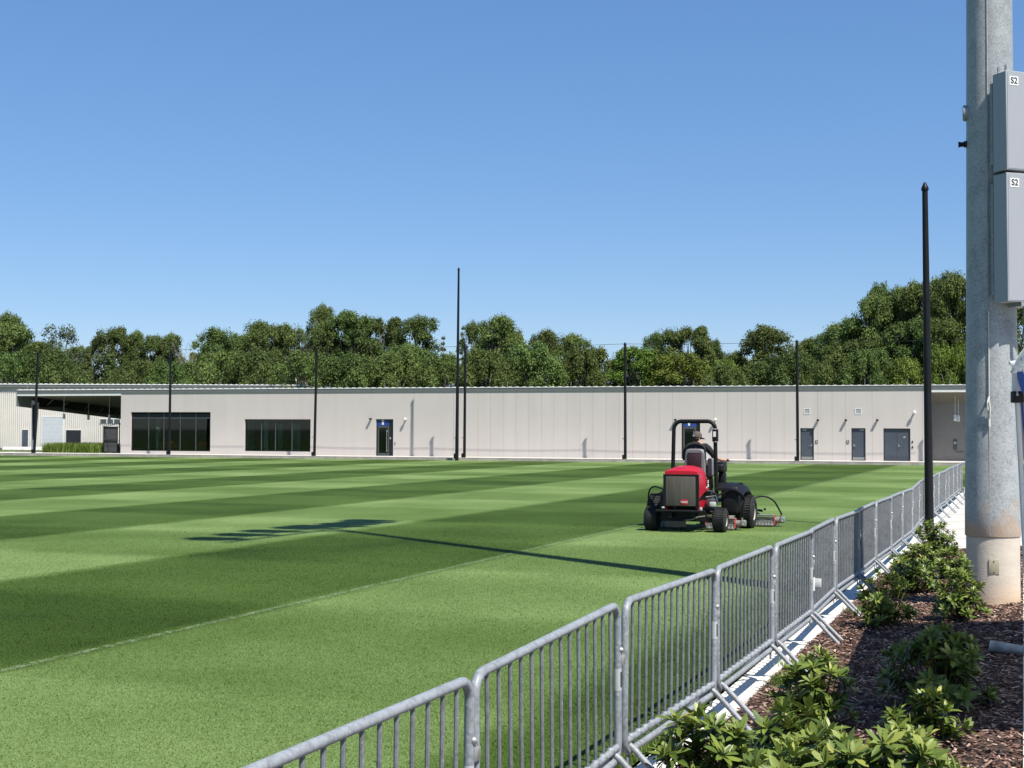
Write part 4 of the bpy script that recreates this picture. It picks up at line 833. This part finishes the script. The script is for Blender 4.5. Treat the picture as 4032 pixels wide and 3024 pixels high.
# roll bar
zt = 2.44; b = MB(); pts = [(-.50,.80,.75),(-.49,.80,1.4),(-.475,.80,2.0),(-.47,.80,zt-.2)]
for i in range(1, 6): a = R(18*i); pts.append((-.30-.17*math.cos(a), .80, zt-.2+.2*math.sin(a)))
for i in range(5, -1, -1): a = R(18*i); pts.append((.32+.17*math.cos(a), .80, zt-.2+.2*math.sin(a)))
pts += [(.49,.80,2.0),(.50,.80,1.4),(.52,.80,.75)]
b.tube(pts, .046, 12); rb = b.build('roll_bar', m_black, MO)
b = MB(); b.rbox(.43,.55,.73,.87,1.98,2.26,.015); b.build('hinge_bracket', m_black, rb)
b = MB(); b.box(.458,.518,.722,.7295,2.09,2.21); b.build('decal', m_white, rb, smooth=False)
b = MB(); b.tube([(.435,.73,2.265),(.555,.73,2.265)], .012, 6); b.tube([(.49,.73,1.975),(.56,.73,1.975)], .014, 6); b.ball((.52,.74,2.37), .016, 0, 6); b.build('hinge_pin', m_silver, rb)
b = MB(); b.box(-.5,.52,.76,.84,.7,.8); b.box(-.40,.40,.78,.82,.8,1.15); b.build('roll_bar_mount', m_black, MO, smooth=False)
# seat
ST = empty('operator_seat', (0,0,0)); ST.parent = MO
b = MB(); b.rbox(-.26,.28,.95,1.42,1.16,1.30,.05,seg=3); b.rbox(.27,.40,.92,1.30,1.18,1.60,.05,seg=3); b.build('seat_base', m_seatgrey, ST)
secs = []
for y, hw, zt_ in ((.86,.215,1.79),(.90,.245,1.815),(.97,.25,1.8)):
    secs.append((y, [(-hw,1.2),(-hw,1.5),(-hw+.01,zt_-.1),(-hw+.05,zt_-.02),(-hw+.12,zt_),(hw-.12,zt_),(hw-.05,zt_-.02),(hw-.01,zt_-.1),(hw,1.5),(hw,1.2)]))
sb = loft(secs, m_seatgrey, 'seat_back', ST)
b = MB(); b.rbox(-.165,.155,.845,.862,1.28,1.725,.02); b.build('back_recess', m_maroon, sb)
b = MB(); b.rbox(-.16,.16,.93,1.0,1.3,1.72,.03); b.build('cushion', m_black, sb)
b = MB(); b.rbox(.40,.60,1.15,1.62,1.27,1.47,.05,seg=3); b.rbox(.44,.58,1.2,1.55,1.45,1.52,.03); b.rbox(.44,.6,1.3,1.55,.95,1.28,.05); b.build('control_console', m_blackplastic, MO)
b = MB(); b.tube([(.55,1.62,1.44),(.58,1.66,1.53)], .012, 8); b.ball((.585,1.665,1.55), .026, 0, 10); b.build('joystick', m_black, MO)
b = MB(); b.tube([(0,2.0,.65),(0,1.78,1.28)], .05, 10); b.build('steering_column', m_blackplastic, MO)
b = MB(); Mw = Matrix.Translation((0,1.74,1.33)) @ Matrix.Rotation(R(25), 4, 'X'); b.tube([Mw @ Vector((.19*math.cos(a), .19*math.sin(a), 0)) for a in [2*math.pi*k/24 for k in range(24)]], .014, 8, closed=True); b.tube([Mw @ Vector((-.19,0,0)), Mw @ Vector((.19,0,0))], .012, 6); b.build('steering_wheel', m_black, MO)
# reel units
m_plate = mat('faded_red_plate', (.38, .05, .04), .6, var=.4, scale=20)
def reel_unit(x, y, s):
    o = empty('reel_unit', (x, y, 0)); o.parent = MO; hw = .33
    for q in (-1, 1):
        b = MB(); b.prism([(-.16,.06),(-.13,.2),(-.02,.27),(.1,.25),(.2,.12),(.18,.05),(0,.03)], min(q*hw, q*(hw+.02)), max(q*hw, q*(hw+.02)), axis='x'); b.build('side_plate', m_plate, o, smooth=False)
    b = MB()
    for k in range(8):
        for j in range(8):
            a0 = 2*math.pi*k/8+j*.16; a1 = a0+.16; x0 = -hw+.02+j*(2*hw-.04)/8; x1 = x0+(2*hw-.04)/8
            b.quad((x0,.02+.04*math.cos(a0),.13+.04*math.sin(a0)),(x1,.02+.04*math.cos(a1),.13+.04*math.sin(a1)),(x1,.02+.09*math.cos(a1),.13+.09*math.sin(a1)),(x0,.02+.09*math.cos(a0),.13+.09*math.sin(a0)))
    b.tube([(-hw,.02,.13),(hw,.02,.13)], .02, 8); b.build('reel', m_greymotor, o, fix=False)
    b = MB()
    for yy in (-.17, .2):
        b.tube([(-hw,yy,.045),(hw,yy,.045)], .022, 8)
        for k in range(9): xx = -hw+.03+k*(2*hw-.06)/8; b.tube([(xx-.018,yy,.046),(xx+.018,yy,.046)], .045, 12)
    b.build('roller', m_greymotor, o)
    b = MB(); b.tube([(-hw,-.02,.26),(hw,-.02,.26)], .022, 8); b.box(-hw,hw,-.13,-.10,.08,.14); b.tube([(0,-.02,.26),(-s*.25,.1,.38)], .03, 8); b.build('carrier_frame', m_greymotor, o)
    b = MB(); X0 = s*(hw+.02)
    b.tube([(X0,.02,.15),(X0+s*.09,.02,.15)], .075, 14); b.rbox(min(X0+s*.09,X0+s*.22), max(X0+s*.09,X0+s*.22), -.05,.09,.09,.23,.025); b.tube([(X0+s*.13,.02,.2),(X0+s*.13,.02,.29)], .025, 8); b.ball((X0+s*.16,-.07,.13), .025, 0, 8); b.tube([(X0+s*.05,-.1,.04),(X0+s*.05,.1,.04)], .02, 6); b.build('hydraulic_motor', m_greymotor, o)
reel_unit(.63,.72,1); reel_unit(-.60,.72,-1); reel_unit(1.25,2.25,1); reel_unit(-.93,2.25,-1); reel_unit(.15,2.4,1)
def hose(pts, r=.019):
    P = [Vector(p) for p in pts]; Q = []
    for i in range(len(P)-1):
        p0 = P[max(i-1,0)]; p1 = P[i]; p2 = P[i+1]; p3 = P[min(i+2, len(P)-1)]
        for t in (0,.25,.5,.75): Q.append(.5*((2*p1)+(p2-p0)*t+(2*p0-5*p1+4*p2-p3)*t*t+(3*p1-p0-3*p2+p3)*t**3))
    Q.append(P[-1]); b = MB(); b.tube(Q, r, 8); return b.build('hydraulic_hose', m_black, MO)
hose([(-.5,.45,.81),(-.67,.5,.905),(-.82,.5,.953),(-.93,.5,.917),(-.99,.52,.77),(-1.0,.6,.5),(-1.02,.72,.28)]); hose([(-.45,.5,.74),(-.66,.5,.80),(-.80,.55,.78),(-.9,.6,.68),(-.95,.65,.5)], .014)
hose([(.40,.6,.745),(.6,.65,.783),(.782,.7,.866),(.93,.7,.893),(1.074,.7,.838),(1.166,.72,.71),(1.13,.72,.528),(1.14,.73,.29)])
hose([(1.1,1.9,.60),(1.22,2.0,.691),(1.345,2.05,.704),(1.457,2.1,.682),(1.587,2.15,.589),(1.67,2.2,.44),(1.74,2.25,.291)])
b = MB(); b.tube([(.2,2.1,.4),(.9,2.2,.42),(1.3,2.25,.36)], .03, 8); b.tube([(-.2,2.1,.4),(-.9,2.2,.42),(-1.3,2.25,.36)], .03, 8); b.tube([(0,2.1,.4),(0,2.35,.38)], .03, 8); b.tube([(.3,.7,.42),(.5,.75,.38)], .03, 8); b.tube([(-.3,.7,.42),(-.5,.75,.38)], .03, 8); b.ball((1.35,2.25,.40), .03, 0, 8); b.build('lift_arm', m_black, MO)

# ---------------------------------------------------------------- the driver, seated
def skinned(name, chain, edges, radii, m_, parent, sub=2, root=0, xs=None):
    me = bpy.data.meshes.new(name); me.from_pydata(chain, edges, []); o = bpy.data.objects.new(name, me); COL.objects.link(o)
    md = o.modifiers.new('s', 'SKIN'); md.use_smooth_shade = True; md.use_x_symmetry = False; md.branch_smoothing = .6
    for i, v in enumerate(me.skin_vertices[0].data): r = radii[i]; v.radius = r if isinstance(r, tuple) else (r, r); v.use_root = (i == root)
    md2 = o.modifiers.new('u', 'SUBSURF'); md2.levels = sub; md2.render_levels = sub
    bpy.context.view_layer.update(); me2 = bpy.data.meshes.new_from_object(o.evaluated_get(bpy.context.evaluated_depsgraph_get())); bpy.data.objects.remove(o)
    me2.materials.clear(); me2.materials.append(m_); me2.shade_smooth(); o = bpy.data.objects.new(name, me2); COL.objects.link(o); o.parent = parent; me2.name = name; return o
PE = empty('person', (MX, MY, 0), MR); tag(PE, 'driver in black shirt and taupe cap seated on the mower, right hand forward', 'person')
pelv = (.02,1.15,1.36)
ch = [pelv, (.01,1.13,1.52), (.0,1.13,1.74), (.0,1.14,1.90), (.005,1.16,1.975), (-.01,1.175,2.05), (-.015,1.175,2.13),   # 0-6 spine to crown
      (.19,1.15,1.885), (.305,1.2,1.74), (.375,1.28,1.61), (.47,1.47,1.555), (.555,1.61,1.545), (.575,1.655,1.555),     # 7-12 right arm, wrist, palm
      (-.19,1.16,1.885), (-.285,1.2,1.72), (-.31,1.28,1.57), (-.22,1.50,1.43), (-.15,1.66,1.38), (-.135,1.70,1.385),          # 13-18 left arm
      (.13,1.22,1.36), (.17,1.62,1.36), (.19,1.72,.85), (.20,1.86,.72),                                                       # 19-22 right leg
      (-.10,1.22,1.36), (-.14,1.62,1.36), (-.16,1.76,.85), (-.17,1.90,.72),                                                  # 23-26 left leg
      (.045,1.265,2.045), (.062,1.24,2.0)]                                                                                  # 27 nose, 28 chin
ed = [(0,1),(1,2),(2,3),(3,4),(4,5),(5,6),(3,7),(7,8),(8,9),(9,10),(10,11),(11,12),(3,13),(13,14),(14,15),(15,16),(16,17),(17,18),(0,19),(19,20),(20,21),(21,22),(0,23),(23,24),(24,25),(25,26),(5,27),(5,28)]
ra = [(.13,.09),(.10,.08),(.10,.08),(.06,.05),(.050,.050),(.078,.09),(.058,.066),.05,.05,.042,.035,.026,(.02,.036),.05,.05,.042,.035,.026,(.02,.036),.09,.062,.045,.04,.09,.062,.045,.04,.016,.03]
skinned('body', ch, ed, ra, m_skin, PE)
def hand(c, fwd, side, down, name='hand'):
    c = Vector(c); f = Vector(fwd).normalized(); s = Vector(side).normalized(); d = Vector(down).normalized(); b = MB()
    for k, (L_, off) in enumerate(((.070,.030),(.078,.010),(.072,-.010),(.058,-.030))):
        p0 = c + s*off; b.tube([p0, p0+f*L_*.45, p0+f*L_*.72+d*.022, p0+f*L_*.66+d*.045], [.0095,.009,.008,.0065], 7)
    b.tube([c+s*.03-f*.025, c+s*.055+f*.005+d*.012, c+s*.045+f*.03+d*.03], [.011,.0095,.007], 7); return b
h1 = hand((.585,1.67,1.56), (.35,.9,-.1), (-.9,.35,0), (0,.1,-1)); h1.build('fingers', m_skin, PE); h2 = hand((-.13,1.705,1.388), (.3,.9,0), (.9,-.3,0), (0,0,-1)); h2.build('fingers', m_skin, PE)
# shirt with short sleeves, trousers, shoes, cap, hair
b = MB(); rings = [(.02,1.15,1.30,.185,.15),(.015,1.14,1.45,.178,.14),(.0,1.135,1.60,.188,.14),(.0,1.13,1.74,.205,.14),(.0,1.13,1.83,.222,.138),(.0,1.14,1.885,.225,.118),(.0,1.145,1.925,.175,.098),(.0,1.15,1.95,.10,.080),(.0,1.155,1.972,.066,.068),(.0,1.16,1.982,.058,.060)]; sg = 28; vs = []
for x, y, z, rx, ry in rings:
    for k in range(sg): t = 2*math.pi*k/sg; c, s_ = math.cos(t), math.sin(t); wob = 1+.012*math.sin(7*t+z*31); vs.append((x+rx*wob*math.copysign(abs(c)**.85, c), y+ry*wob*math.copysign(abs(s_)**.85, s_), z + .02*math.sin(z*9)*c))
b.add(vs, [(i*sg+k, i*sg+(k+1) % sg, (i+1)*sg+(k+1) % sg, (i+1)*sg+k) for i in range(len(rings)-1) for k in range(sg)])
b.tube([(.10,1.14,1.86),(.19,1.15,1.862),(.245,1.17,1.815),(.30,1.20,1.74),(.34,1.24,1.675),(.358,1.262,1.64)], [.075,.082,.080,.072,.064,.066], 16)
b.tube([(-.10,1.14,1.86),(-.19,1.15,1.862),(-.235,1.17,1.815),(-.285,1.20,1.72),(-.308,1.26,1.62),(-.312,1.28,1.56)], [.075,.082,.080,.072,.066,.066], 16)
sh_ = b.build('shirt', m_shirt, PE)
b = MB(); # small red emblem on the back of the shirt
yb = .998
b.prism([(-.045,1.775),(.045,1.775),(.03,1.81),(.012,1.805),(.008,1.85),(-.012,1.85),(-.02,1.80),(-.035,1.80)], yb-.012, yb-.008); b.build('back_emblem', mat('red_print', (.5,.02,.05), .7), sh_, smooth=False)
skinned('trousers', [(.02,1.15,1.34),(.13,1.22,1.35),(.17,1.62,1.36),(.19,1.73,.85),(-.10,1.22,1.35),(-.14,1.62,1.36),(-.16,1.77,.85),(.015,1.14,1.44)], [(0,1),(1,2),(2,3),(0,4),(4,5),(5,6),(0,7)], [(.17,.13),.105,.078,.06,.105,.078,.06,(.165,.13)], m_pants, PE)
for x, y in ((.20,1.8),(-.17,1.84)): b = MB(); b.rbox(x-.05,x+.05,y-.1,y+.18,.67,.77,.035,seg=3); b.build('shoe', m_black, PE)
Mh = Matrix.Translation((-.012,1.18,2.105)) @ Matrix.Rotation(R(-38), 4, 'Z') @ Matrix.Rotation(R(-8), 4, 'X')
b = MB(); prof = [(.101,-.03),(.103,0),(.098,.035),(.083,.07),(.055,.095),(.02,.106),(.001,.107)]; b.lathe(prof, 28, 0, Mh @ Matrix.Diagonal((.94,1.12,1,1))); b.lathe([(.012,.1),(.010,.112),(.001,.114)], 10, 0, Mh)
vs = []; 
for i in range(9):
    a = R(-62+15.5*i); vs += [Vector((.092*math.sin(a), .108*math.cos(a), -.02)), Vector((.10*math.sin(a), .125+.085*math.cos(a), -.04)), Vector((.10*math.sin(a), .125+.085*math.cos(a), -.048)), Vector((.092*math.sin(a), .108*math.cos(a), -.03))]
b.add([Mh @ p for p in vs], [(4*i+j, 4*i+4+j, 4*i+4+(j+1) % 4, 4*i+(j+1) % 4) for i in range(8) for j in range(4)]); cp = b.build('cap', m_cap, PE)
b = MB(); b.rbox(-.035,.035,-.121,-.108,-.028,.0,.005,M=Mh); b.rbox(-.02,.02,-.122,-.112,.015,.03,.003,M=Mh); b.build('strap', m_sticker, cp)
b = MB(); b.lathe([(.060,-.13),(.083,-.095),(.094,-.055),(.097,-.02),(.09,.0)], 24, 0, Mh @ Matrix.Translation((0,-.018,0)) @ Matrix.Diagonal((.90,.92,1,1))); b.build('hair', m_hair, PE)
b = MB(); 
for s in (-1, 1): b.ball(Mh @ Vector((s*.03,.092,-.052)), .011, 0, 8); 
b.build('eyes', m_ink, PE)
b = MB(); 
for s in (-1, 1): b.ball(Mh @ Vector((s*.084,-.005,-.065)), .026, 0, 8, (.35,.7,1.1))
b.build('ears', m_skin, PE)

# ---------------------------------------------------------------- trees
def leaf_cards(C_, Rb, n, size, rg, squash=.95, up=.5):
    nb = len(C_); k = nb*n; ci = np.repeat(np.arange(nb), n)
    d = rg.normal(size=(k,3)); d /= np.linalg.norm(d, axis=1)[:,None]; rad = (.35+.95*rg.random(k)**.9)
    P = C_[ci] + d*(Rb[ci]*rad)[:,None]*np.array([1,1,squash])
    nn = d*.8 + np.array([0,0,up]) + rg.normal(size=(k,3))*.45; nn /= np.linalg.norm(nn, axis=1)[:,None]
    t = np.cross(nn, rg.normal(size=(k,3))); t /= np.linalg.norm(t, axis=1)[:,None]; s = np.cross(nn, t); L_ = size*(.6+.8*rg.random(k))
    a = t*L_[:,None]*.5; c = s*(L_*(.3+.15*rg.random(k)))[:,None]
    V = np.stack([P-a, P+c*.9-a*.1, P+a, P-c*.9+a*.1], 1).reshape(-1,3); F = np.arange(4*k).reshape(-1,4)
    tone = np.clip(np.repeat(rg.random(nb)*.35, n)+.3+rg.normal(0,.14,k), 0, 1); return V, F, tone
def broad(name, mat_, seed, H=16., W=5., low=.08, nsub=20, gaps=0., n=110, size=.25, rmin=1.2, rmax=2.1, shape=.6):
    rg = np.random.default_rng(seed); o = empty(name, (0,0,-500)); subs = []
    for i in range(nsub):
        t = (i+.5)/nsub; z = H*(low+(1-low)*(t**.85)); env = W*max(.1, 1-((t-.42)/.66)**2)**.5
        a = i*2.4+rg.random()*.8; r_ = rmin+(rmax-rmin)*rg.random(); rr = max(0, env-r_*.8)*(.55+.45*rg.random()); z = min(z, H-r_*.75); subs.append((rr*math.cos(a), rr*math.sin(a), z, r_))
    subs.append((rg.normal()*.6, rg.normal()*.6, H-rmin*.9, rmin))
    Cb = []; Rb = []
    for x, y, z, r_ in subs:
        m = int(11+7*rg.random())
        for k in range(m):
            d = rg.normal(size=3); d /= np.linalg.norm(d); d[2] = abs(d[2])*1.1-.35; 
            if rg.random() < gaps: continue
            Cb.append((x+d[0]*r_*.9, y+d[1]*r_*.9, z+d[2]*r_*1.05)); Rb.append(.38+.5*rg.random())
    V, F, T = leaf_cards(np.array(Cb), np.array(Rb), n, size, rg); np_mesh('crown', V, F, mat_, o, T)
    b = MB(); b.tube([(0,0,-.5),(.1,.05,H*.3),(-.1,.1,H*.6),(0,0,H*.88)], [.32,.26,.16,.05], 7)
    for x, y, z, r_ in subs: zz = max(.6, z*.62); b.tube([(0,.05,zz*.9),(x*.5,y*.5,zz+(z-zz)*.45),(x,y,z)], [.13,.09,.035], 5); 
    for c in Cb[::3]: s_ = min(subs, key=lambda q: (q[0]-c[0])**2+(q[1]-c[1])**2+(q[2]-c[2])**2); b.tube([s_[:3], c], [.04,.015], 4)
    b.build('trunk', m_bark, o); return o
def spruce(name, mat_, seed, H=14., W=3., sparse=False):
    rg = np.random.default_rng(seed); o = empty(name, (0,0,-500)); Cb = []; Rb = []; b = MB(); b.tube([(0,0,-.5),(0,0,H*.98)], [.22,.03], 7); z = H*(.45 if sparse else .08)
    while z < H*.97:
        f = 1-z/H; m = 5 if sparse else 8
        for k in range(m):
            if sparse and rg.random() < .35: continue
            a = rg.random()*6.28; L_ = (W*f**.8+.25)*(.7+.4*rg.random()); b.tube([(0,0,z),(L_*math.cos(a),L_*math.sin(a),z-L_*.22)], [.05,.012], 4)
            for q in ((.35,.6,.85,1.) if not sparse else (.6,.95)): Cb.append((L_*q*math.cos(a), L_*q*math.sin(a), z-L_*.22*q)); Rb.append(.22+.25*f*(1.3-q) + (.1 if sparse else .15))
        z += H*(.028 if not sparse else .05)
    V, F, T = leaf_cards(np.array(Cb), np.array(Rb), 36 if not sparse else 22, .26, rg, .55, .2); np_mesh('crown', V, F, mat_, o, T); b.build('trunk', m_bark, o); return o
def dead(name, seed, H=14.):
    rg = np.random.default_rng(seed); o = empty(name, (0,0,-500)); b = MB()
    def grow(p, d, L_, r_, lev):
        q = p + d*L_; b.tube([p, p.lerp(q,.5)+Vector(rg.normal(size=3)*L_*.04), q], [r_, r_*.8, r_*.6], 5)
        if lev == 0: return
        for k in range(3 if lev > 1 else 2):
            e = (d + Vector(rg.normal(size=3)*.42)).normalized(); e.z = abs(e.z)*.8+.2; grow(p.lerp(q, .55+.45*k/2), e.normalized(), L_*.62, r_*.55, lev-1)
    grow(Vector((0,0,-.5)), Vector((.05,0,1)), H*.45, .2, 5); b.build('branches', m_deadwood, o); return o
PR = {'A': broad('broadleaf_tree', m_leaf, 11), 'B': broad('broadleaf_tree', m_leaf, 12, W=4.6, nsub=22, gaps=.12, rmax=1.8), 'C': broad('broadleaf_tree', m_leaf, 13, W=4.4, nsub=22, gaps=.25, rmin=.8, rmax=1.4, size=.23), 'D': broad('broadleaf_tree', m_leaf, 14, W=5.4, nsub=26, rmin=1.0, rmax=1.6),
 'E': broad('broadleaf_tree', m_leafyel, 15, W=5., nsub=24, rmin=1.0, rmax=1.6), 'F': broad('broadleaf_tree', m_leafpale, 16, W=4., nsub=13, gaps=.4, rmin=.9, rmax=1.5, n=45), 'U': broad('understory_tree', m_leaf, 17, H=9, W=5.5, low=.02, nsub=17, rmin=1.1, rmax=1.7, size=.23), 'Y': broad('understory_tree', m_leafyel, 18, H=9, W=5.2, low=.02, nsub=17, rmin=1.0, rmax=1.6, size=.22),
 'S': spruce('spruce_tree', m_leafcon, 19), 'T': spruce('thin_conifer_tree', m_leafpale, 20, W=2.2, sparse=True), 'X': dead('dead_tree', 24)}
DIM = {'A': (16,6.2), 'B': (16,5.8), 'C': (16,5.4), 'D': (16,6.4), 'E': (16,6.2), 'F': (16,5.), 'U': (9,6.8), 'Y': (9,6.4), 'S': (14,3.4), 'T': (14,2.4), 'X': (14,4.)}
used = set()
def tree(kind, px, ytop, hw, Z, label):       # px, ytop: where its top stands against the sky; hw: half width, Z: metres away
    X = (px-1106)/3050*Z; ytop -= 12 if kind in 'U' else 0; h = 2.25+(926+.0037*(px-1106)-ytop)*Z/3050; s = hw*Z/3050/DIM[kind][1]*(1.0 if kind in 'STX' else 1.7)
    o = PR[kind] if kind not in used else copy_tree(PR[kind]); used.add(kind)
    o.location = (X, Z, 0 if h < 30 else 0); o.rotation_euler = (0, 0, random.random()*6.28); sz = h/(DIM[kind][0]+.4); o.scale = (s*1.02, s*1.02, sz)
    tag(o, label, 'tree', {'U': 'understory trees behind the roof', 'Y': 'understory trees behind the roof', 'S': 'dark spruces'}.get(kind, 'tall trees behind the building'))
TR = [('A',28,700,62,188,'broad dark green tree at the left edge, left of the first net pole'),('C',25,673,34,200,'taller dark crown showing over the broad tree at the left edge'),('F',130,699,44,205,'pale airy tree right of the first net pole'),('B',95,738,44,190,'mid green tree close behind the first net pole'),
('S',190,733,22,192,'dark pointed evergreen between the first net pole and the rounded oak'),('B',242,705,46,200,'rounded oak-like tree with gaps between the first and second net poles'),('S',238,750,36,185,'wide drooping spruce in front of the rounded oak-like tree'),('C',288,712,26,203,'small round treetop right of the rounded oak-like tree'),
('D',318,722,44,200,'broad tree left of the second net pole'),('S',318,768,34,186,'drooping spruce left of the second net pole'),('C',362,718,32,200,'tree directly behind the second net pole'),('X',402,684,26,184,'bleached bare dead tree right of the second net pole'),('S',392,758,34,188,'brownish spruce at the foot of the bare dead tree'),
('B',468,708,48,190,'dark tree with hanging branches right of the bare dead tree'),('A',520,722,44,195,'mid green tree between the hanging dark one and the tall pair'),('B',566,692,48,190,'left one of the tall pair halfway between two net poles'),('D',613,699,42,188,'right one of the tall pair halfway between two net poles'),
('F',650,715,30,186,'half bare tree with grey twigs left of the third net pole'),('X',660,702,28,186,'thin bare treetop left of the third net pole'),('C',690,655,30,192,'tall wispy tree with bare leader above the third net pole'),('A',700,700,46,186,'green tree directly behind the third net pole'),
('A',757,672,60,186,'largest round-topped tree right of the third net pole'),('D',822,684,48,188,'open-topped tree right of the largest round-topped one'),('C',898,679,46,184,'dark leafy tree standing clear against the sky left of the tallest pole'),('B',880,742,56,176,'lower green tree under the dark leafy one'),
('T',957,709,16,200,'pale thin conifer between the dark leafy tree and the tallest pole'),('T',999,685,18,196,'tall thin sparse conifer behind the tallest pole'),('S',940,762,28,190,'small dark conifer near the pale thin one'),('C',1022,692,26,184,'ragged tree just right of the tallest pole'),
('C',1070,679,50,180,'tall dark lobed tree right of the tallest pole'),('B',1098,700,36,184,'shoulder tree close right of the tall dark lobed one'),('C',1172,710,38,182,'pointed green tree right of the tall dark lobed one'),('B',1235,720,48,184,'twin-headed green tree midway to the lone net pole'),('X',1292,728,22,186,'bare twiggy treetop left of the lone net pole'),
('U',1150,752,70,170,'low rounded understory tree right of the tallest pole'),('U',1270,762,64,172,'low understory tree left of the lone net pole'),('E',1372,749,60,172,'yellow-green tree right behind the lone net pole'),('C',1412,716,30,182,'small dark crown above the yellow-green trees'),
('F',1442,707,34,184,'thin-leaved tree above the yellow-green trees'),('D',1492,704,48,180,'rounded tree crowning the group before the gap of sky'),('E',1470,762,66,168,'brightest yellow-green tree left of the mower roll bar'),('B',1536,733,32,180,'dark tree at the right side of the group before the gap'),
('Y',1566,776,50,170,'low yellowish tree below the gap of sky'),('A',1648,705,64,172,'rounded dark tree standing alone right of the gap of sky'),('U',1660,790,60,160,'low dark tree under the rounded lone one'),('B',1738,732,40,166,'tree behind the net pole left of the metal doors'),
('C',1775,716,36,164,'small peak of leaves right of that net pole'),('B',1820,698,50,160,'first step of the rising wood at the right'),('D',1850,684,46,158,'second step of the rising wood at the right'),('C',1886,632,42,156,'tree with a pointed top on the rising wood'),('A',1902,612,38,158,'high rounded top left of the thick black pole'),
('B',1940,618,48,156,'wide high tree left of the thick black pole'),('C',1984,607,46,154,'high tree directly behind the thick black pole'),('D',2030,600,52,152,'high tree between the thick black pole and the light pole'),('A',2066,588,50,150,'tallest tree of the wood, beside the light pole'),
('B',2130,610,60,150,'high tree hidden behind the light pole'),('A',2200,620,60,150,'high tree at the right edge behind the cabinets'),('Y',1960,772,52,146,'bright low tree before the wood, left of the thick black pole'),('Y',2050,742,44,146,'bright yellowish low tree between the thick black pole and the light pole'),
('U',1800,775,56,150,'low dark tree at the left foot of the rising wood'),('U',1880,766,58,148,'low dark tree in the middle of the rising wood'),('D',1850,735,60,154,'mid-height dark tree in the rising wood'),('D',1975,690,60,151,'mid-height dark tree behind the thick black pole'),
('A',2040,690,58,149,'mid-height dark tree left of the light pole'),('U',20,772,70,180,'low dark tree behind the left end of the barn roof'),('U',120,768,60,180,'low tree behind the barn roof near the first net pole'),('U',470,772,64,178,'low tree behind the roof right of the bare dead tree'),
('U',560,765,64,176,'low tree below the tall pair'),('U',660,772,66,172,'low tree behind the two white vent pipes'),('U',770,778,66,170,'low tree below the largest round-topped one'),('U',860,772,60,170,'low tree below the dark leafy one'),
('U',960,775,56,168,'low tree left of the tallest pole'),('U',1050,768,60,166,'low tree right of the tallest pole'),('U',1720,770,60,156,'low tree behind the pole left of the metal doors'),('U',2150,760,70,146,'low tree behind the light pole'),('U',1560,800,50,158,'lowest shrubby tree above the mower'),('B',1590,758,30,178,'small tree at the bottom of the gap of sky'),('U',290,790,60,178,'low tree between the first two net poles'),('U',380,792,60,178,'low tree behind the second net pole')]
for t in TR: tree(*t)
sky_line = [(0,690),(60,715),(130,730),(200,735),(260,730),(330,738),(380,745),(430,752),(480,728),(560,715),(620,722),(690,712),(760,700),(830,708),(890,715),(940,760),(1000,765),(1060,712),(1120,728),(1180,735),(1250,738),(1320,760),(1380,758),(1450,735),(1510,740),(1570,790),(1640,738),(1700,742),(1760,745),(1820,722),(1880,665),(1940,645),(2000,632),(2060,615),(2130,640)]
kk = ['B','A','D','C','E','D','A','B','F']
marks = [(90,'left of the first net pole'),(225,'right of the first net pole'),(365,'left of the second net pole'),(520,'right of the second net pole'),(680,'left of the third net pole'),(840,'right of the third net pole'),(990,'left of the tallest pole'),(1180,'right of the tallest pole'),(1350,'left of the lone middle net pole'),(1540,'right of the lone middle net pole'),(1722,'left of the metal doors'),(1860,'above the metal doors'),(2000,'just left of the thick black pole'),(2300,'right of the thick black pole')]
looks = ['mid green','dark green','dull green','ragged','yellowish']; seen = {}
for i in range(30):
    px = 20+i*69+random.uniform(-12,12); j = max(k for k in range(len(sky_line)) if sky_line[k][0] <= px); a, c = sky_line[j], sky_line[min(j+1, len(sky_line)-1)]; t = (px-a[0])/max(1, c[0]-a[0])
    yt = a[1]+(c[1]-a[1])*min(t, 1)+random.uniform(8,34); kd = kk[(i*5+2) % 9]; mk = next(m for lim, m in marks if px < lim); q = seen.get(mk, 0); seen[mk] = q+1
    tree(kd, px, yt, random.uniform(26,42), (206 if px < 1000 else 190 if px < 1700 else 168)+random.uniform(0,10), '%s half-hidden %s tree of the wood, %s' % (['first','second','third','fourth'][q], looks[i % 5], mk))
bpy.context.view_layer.update()
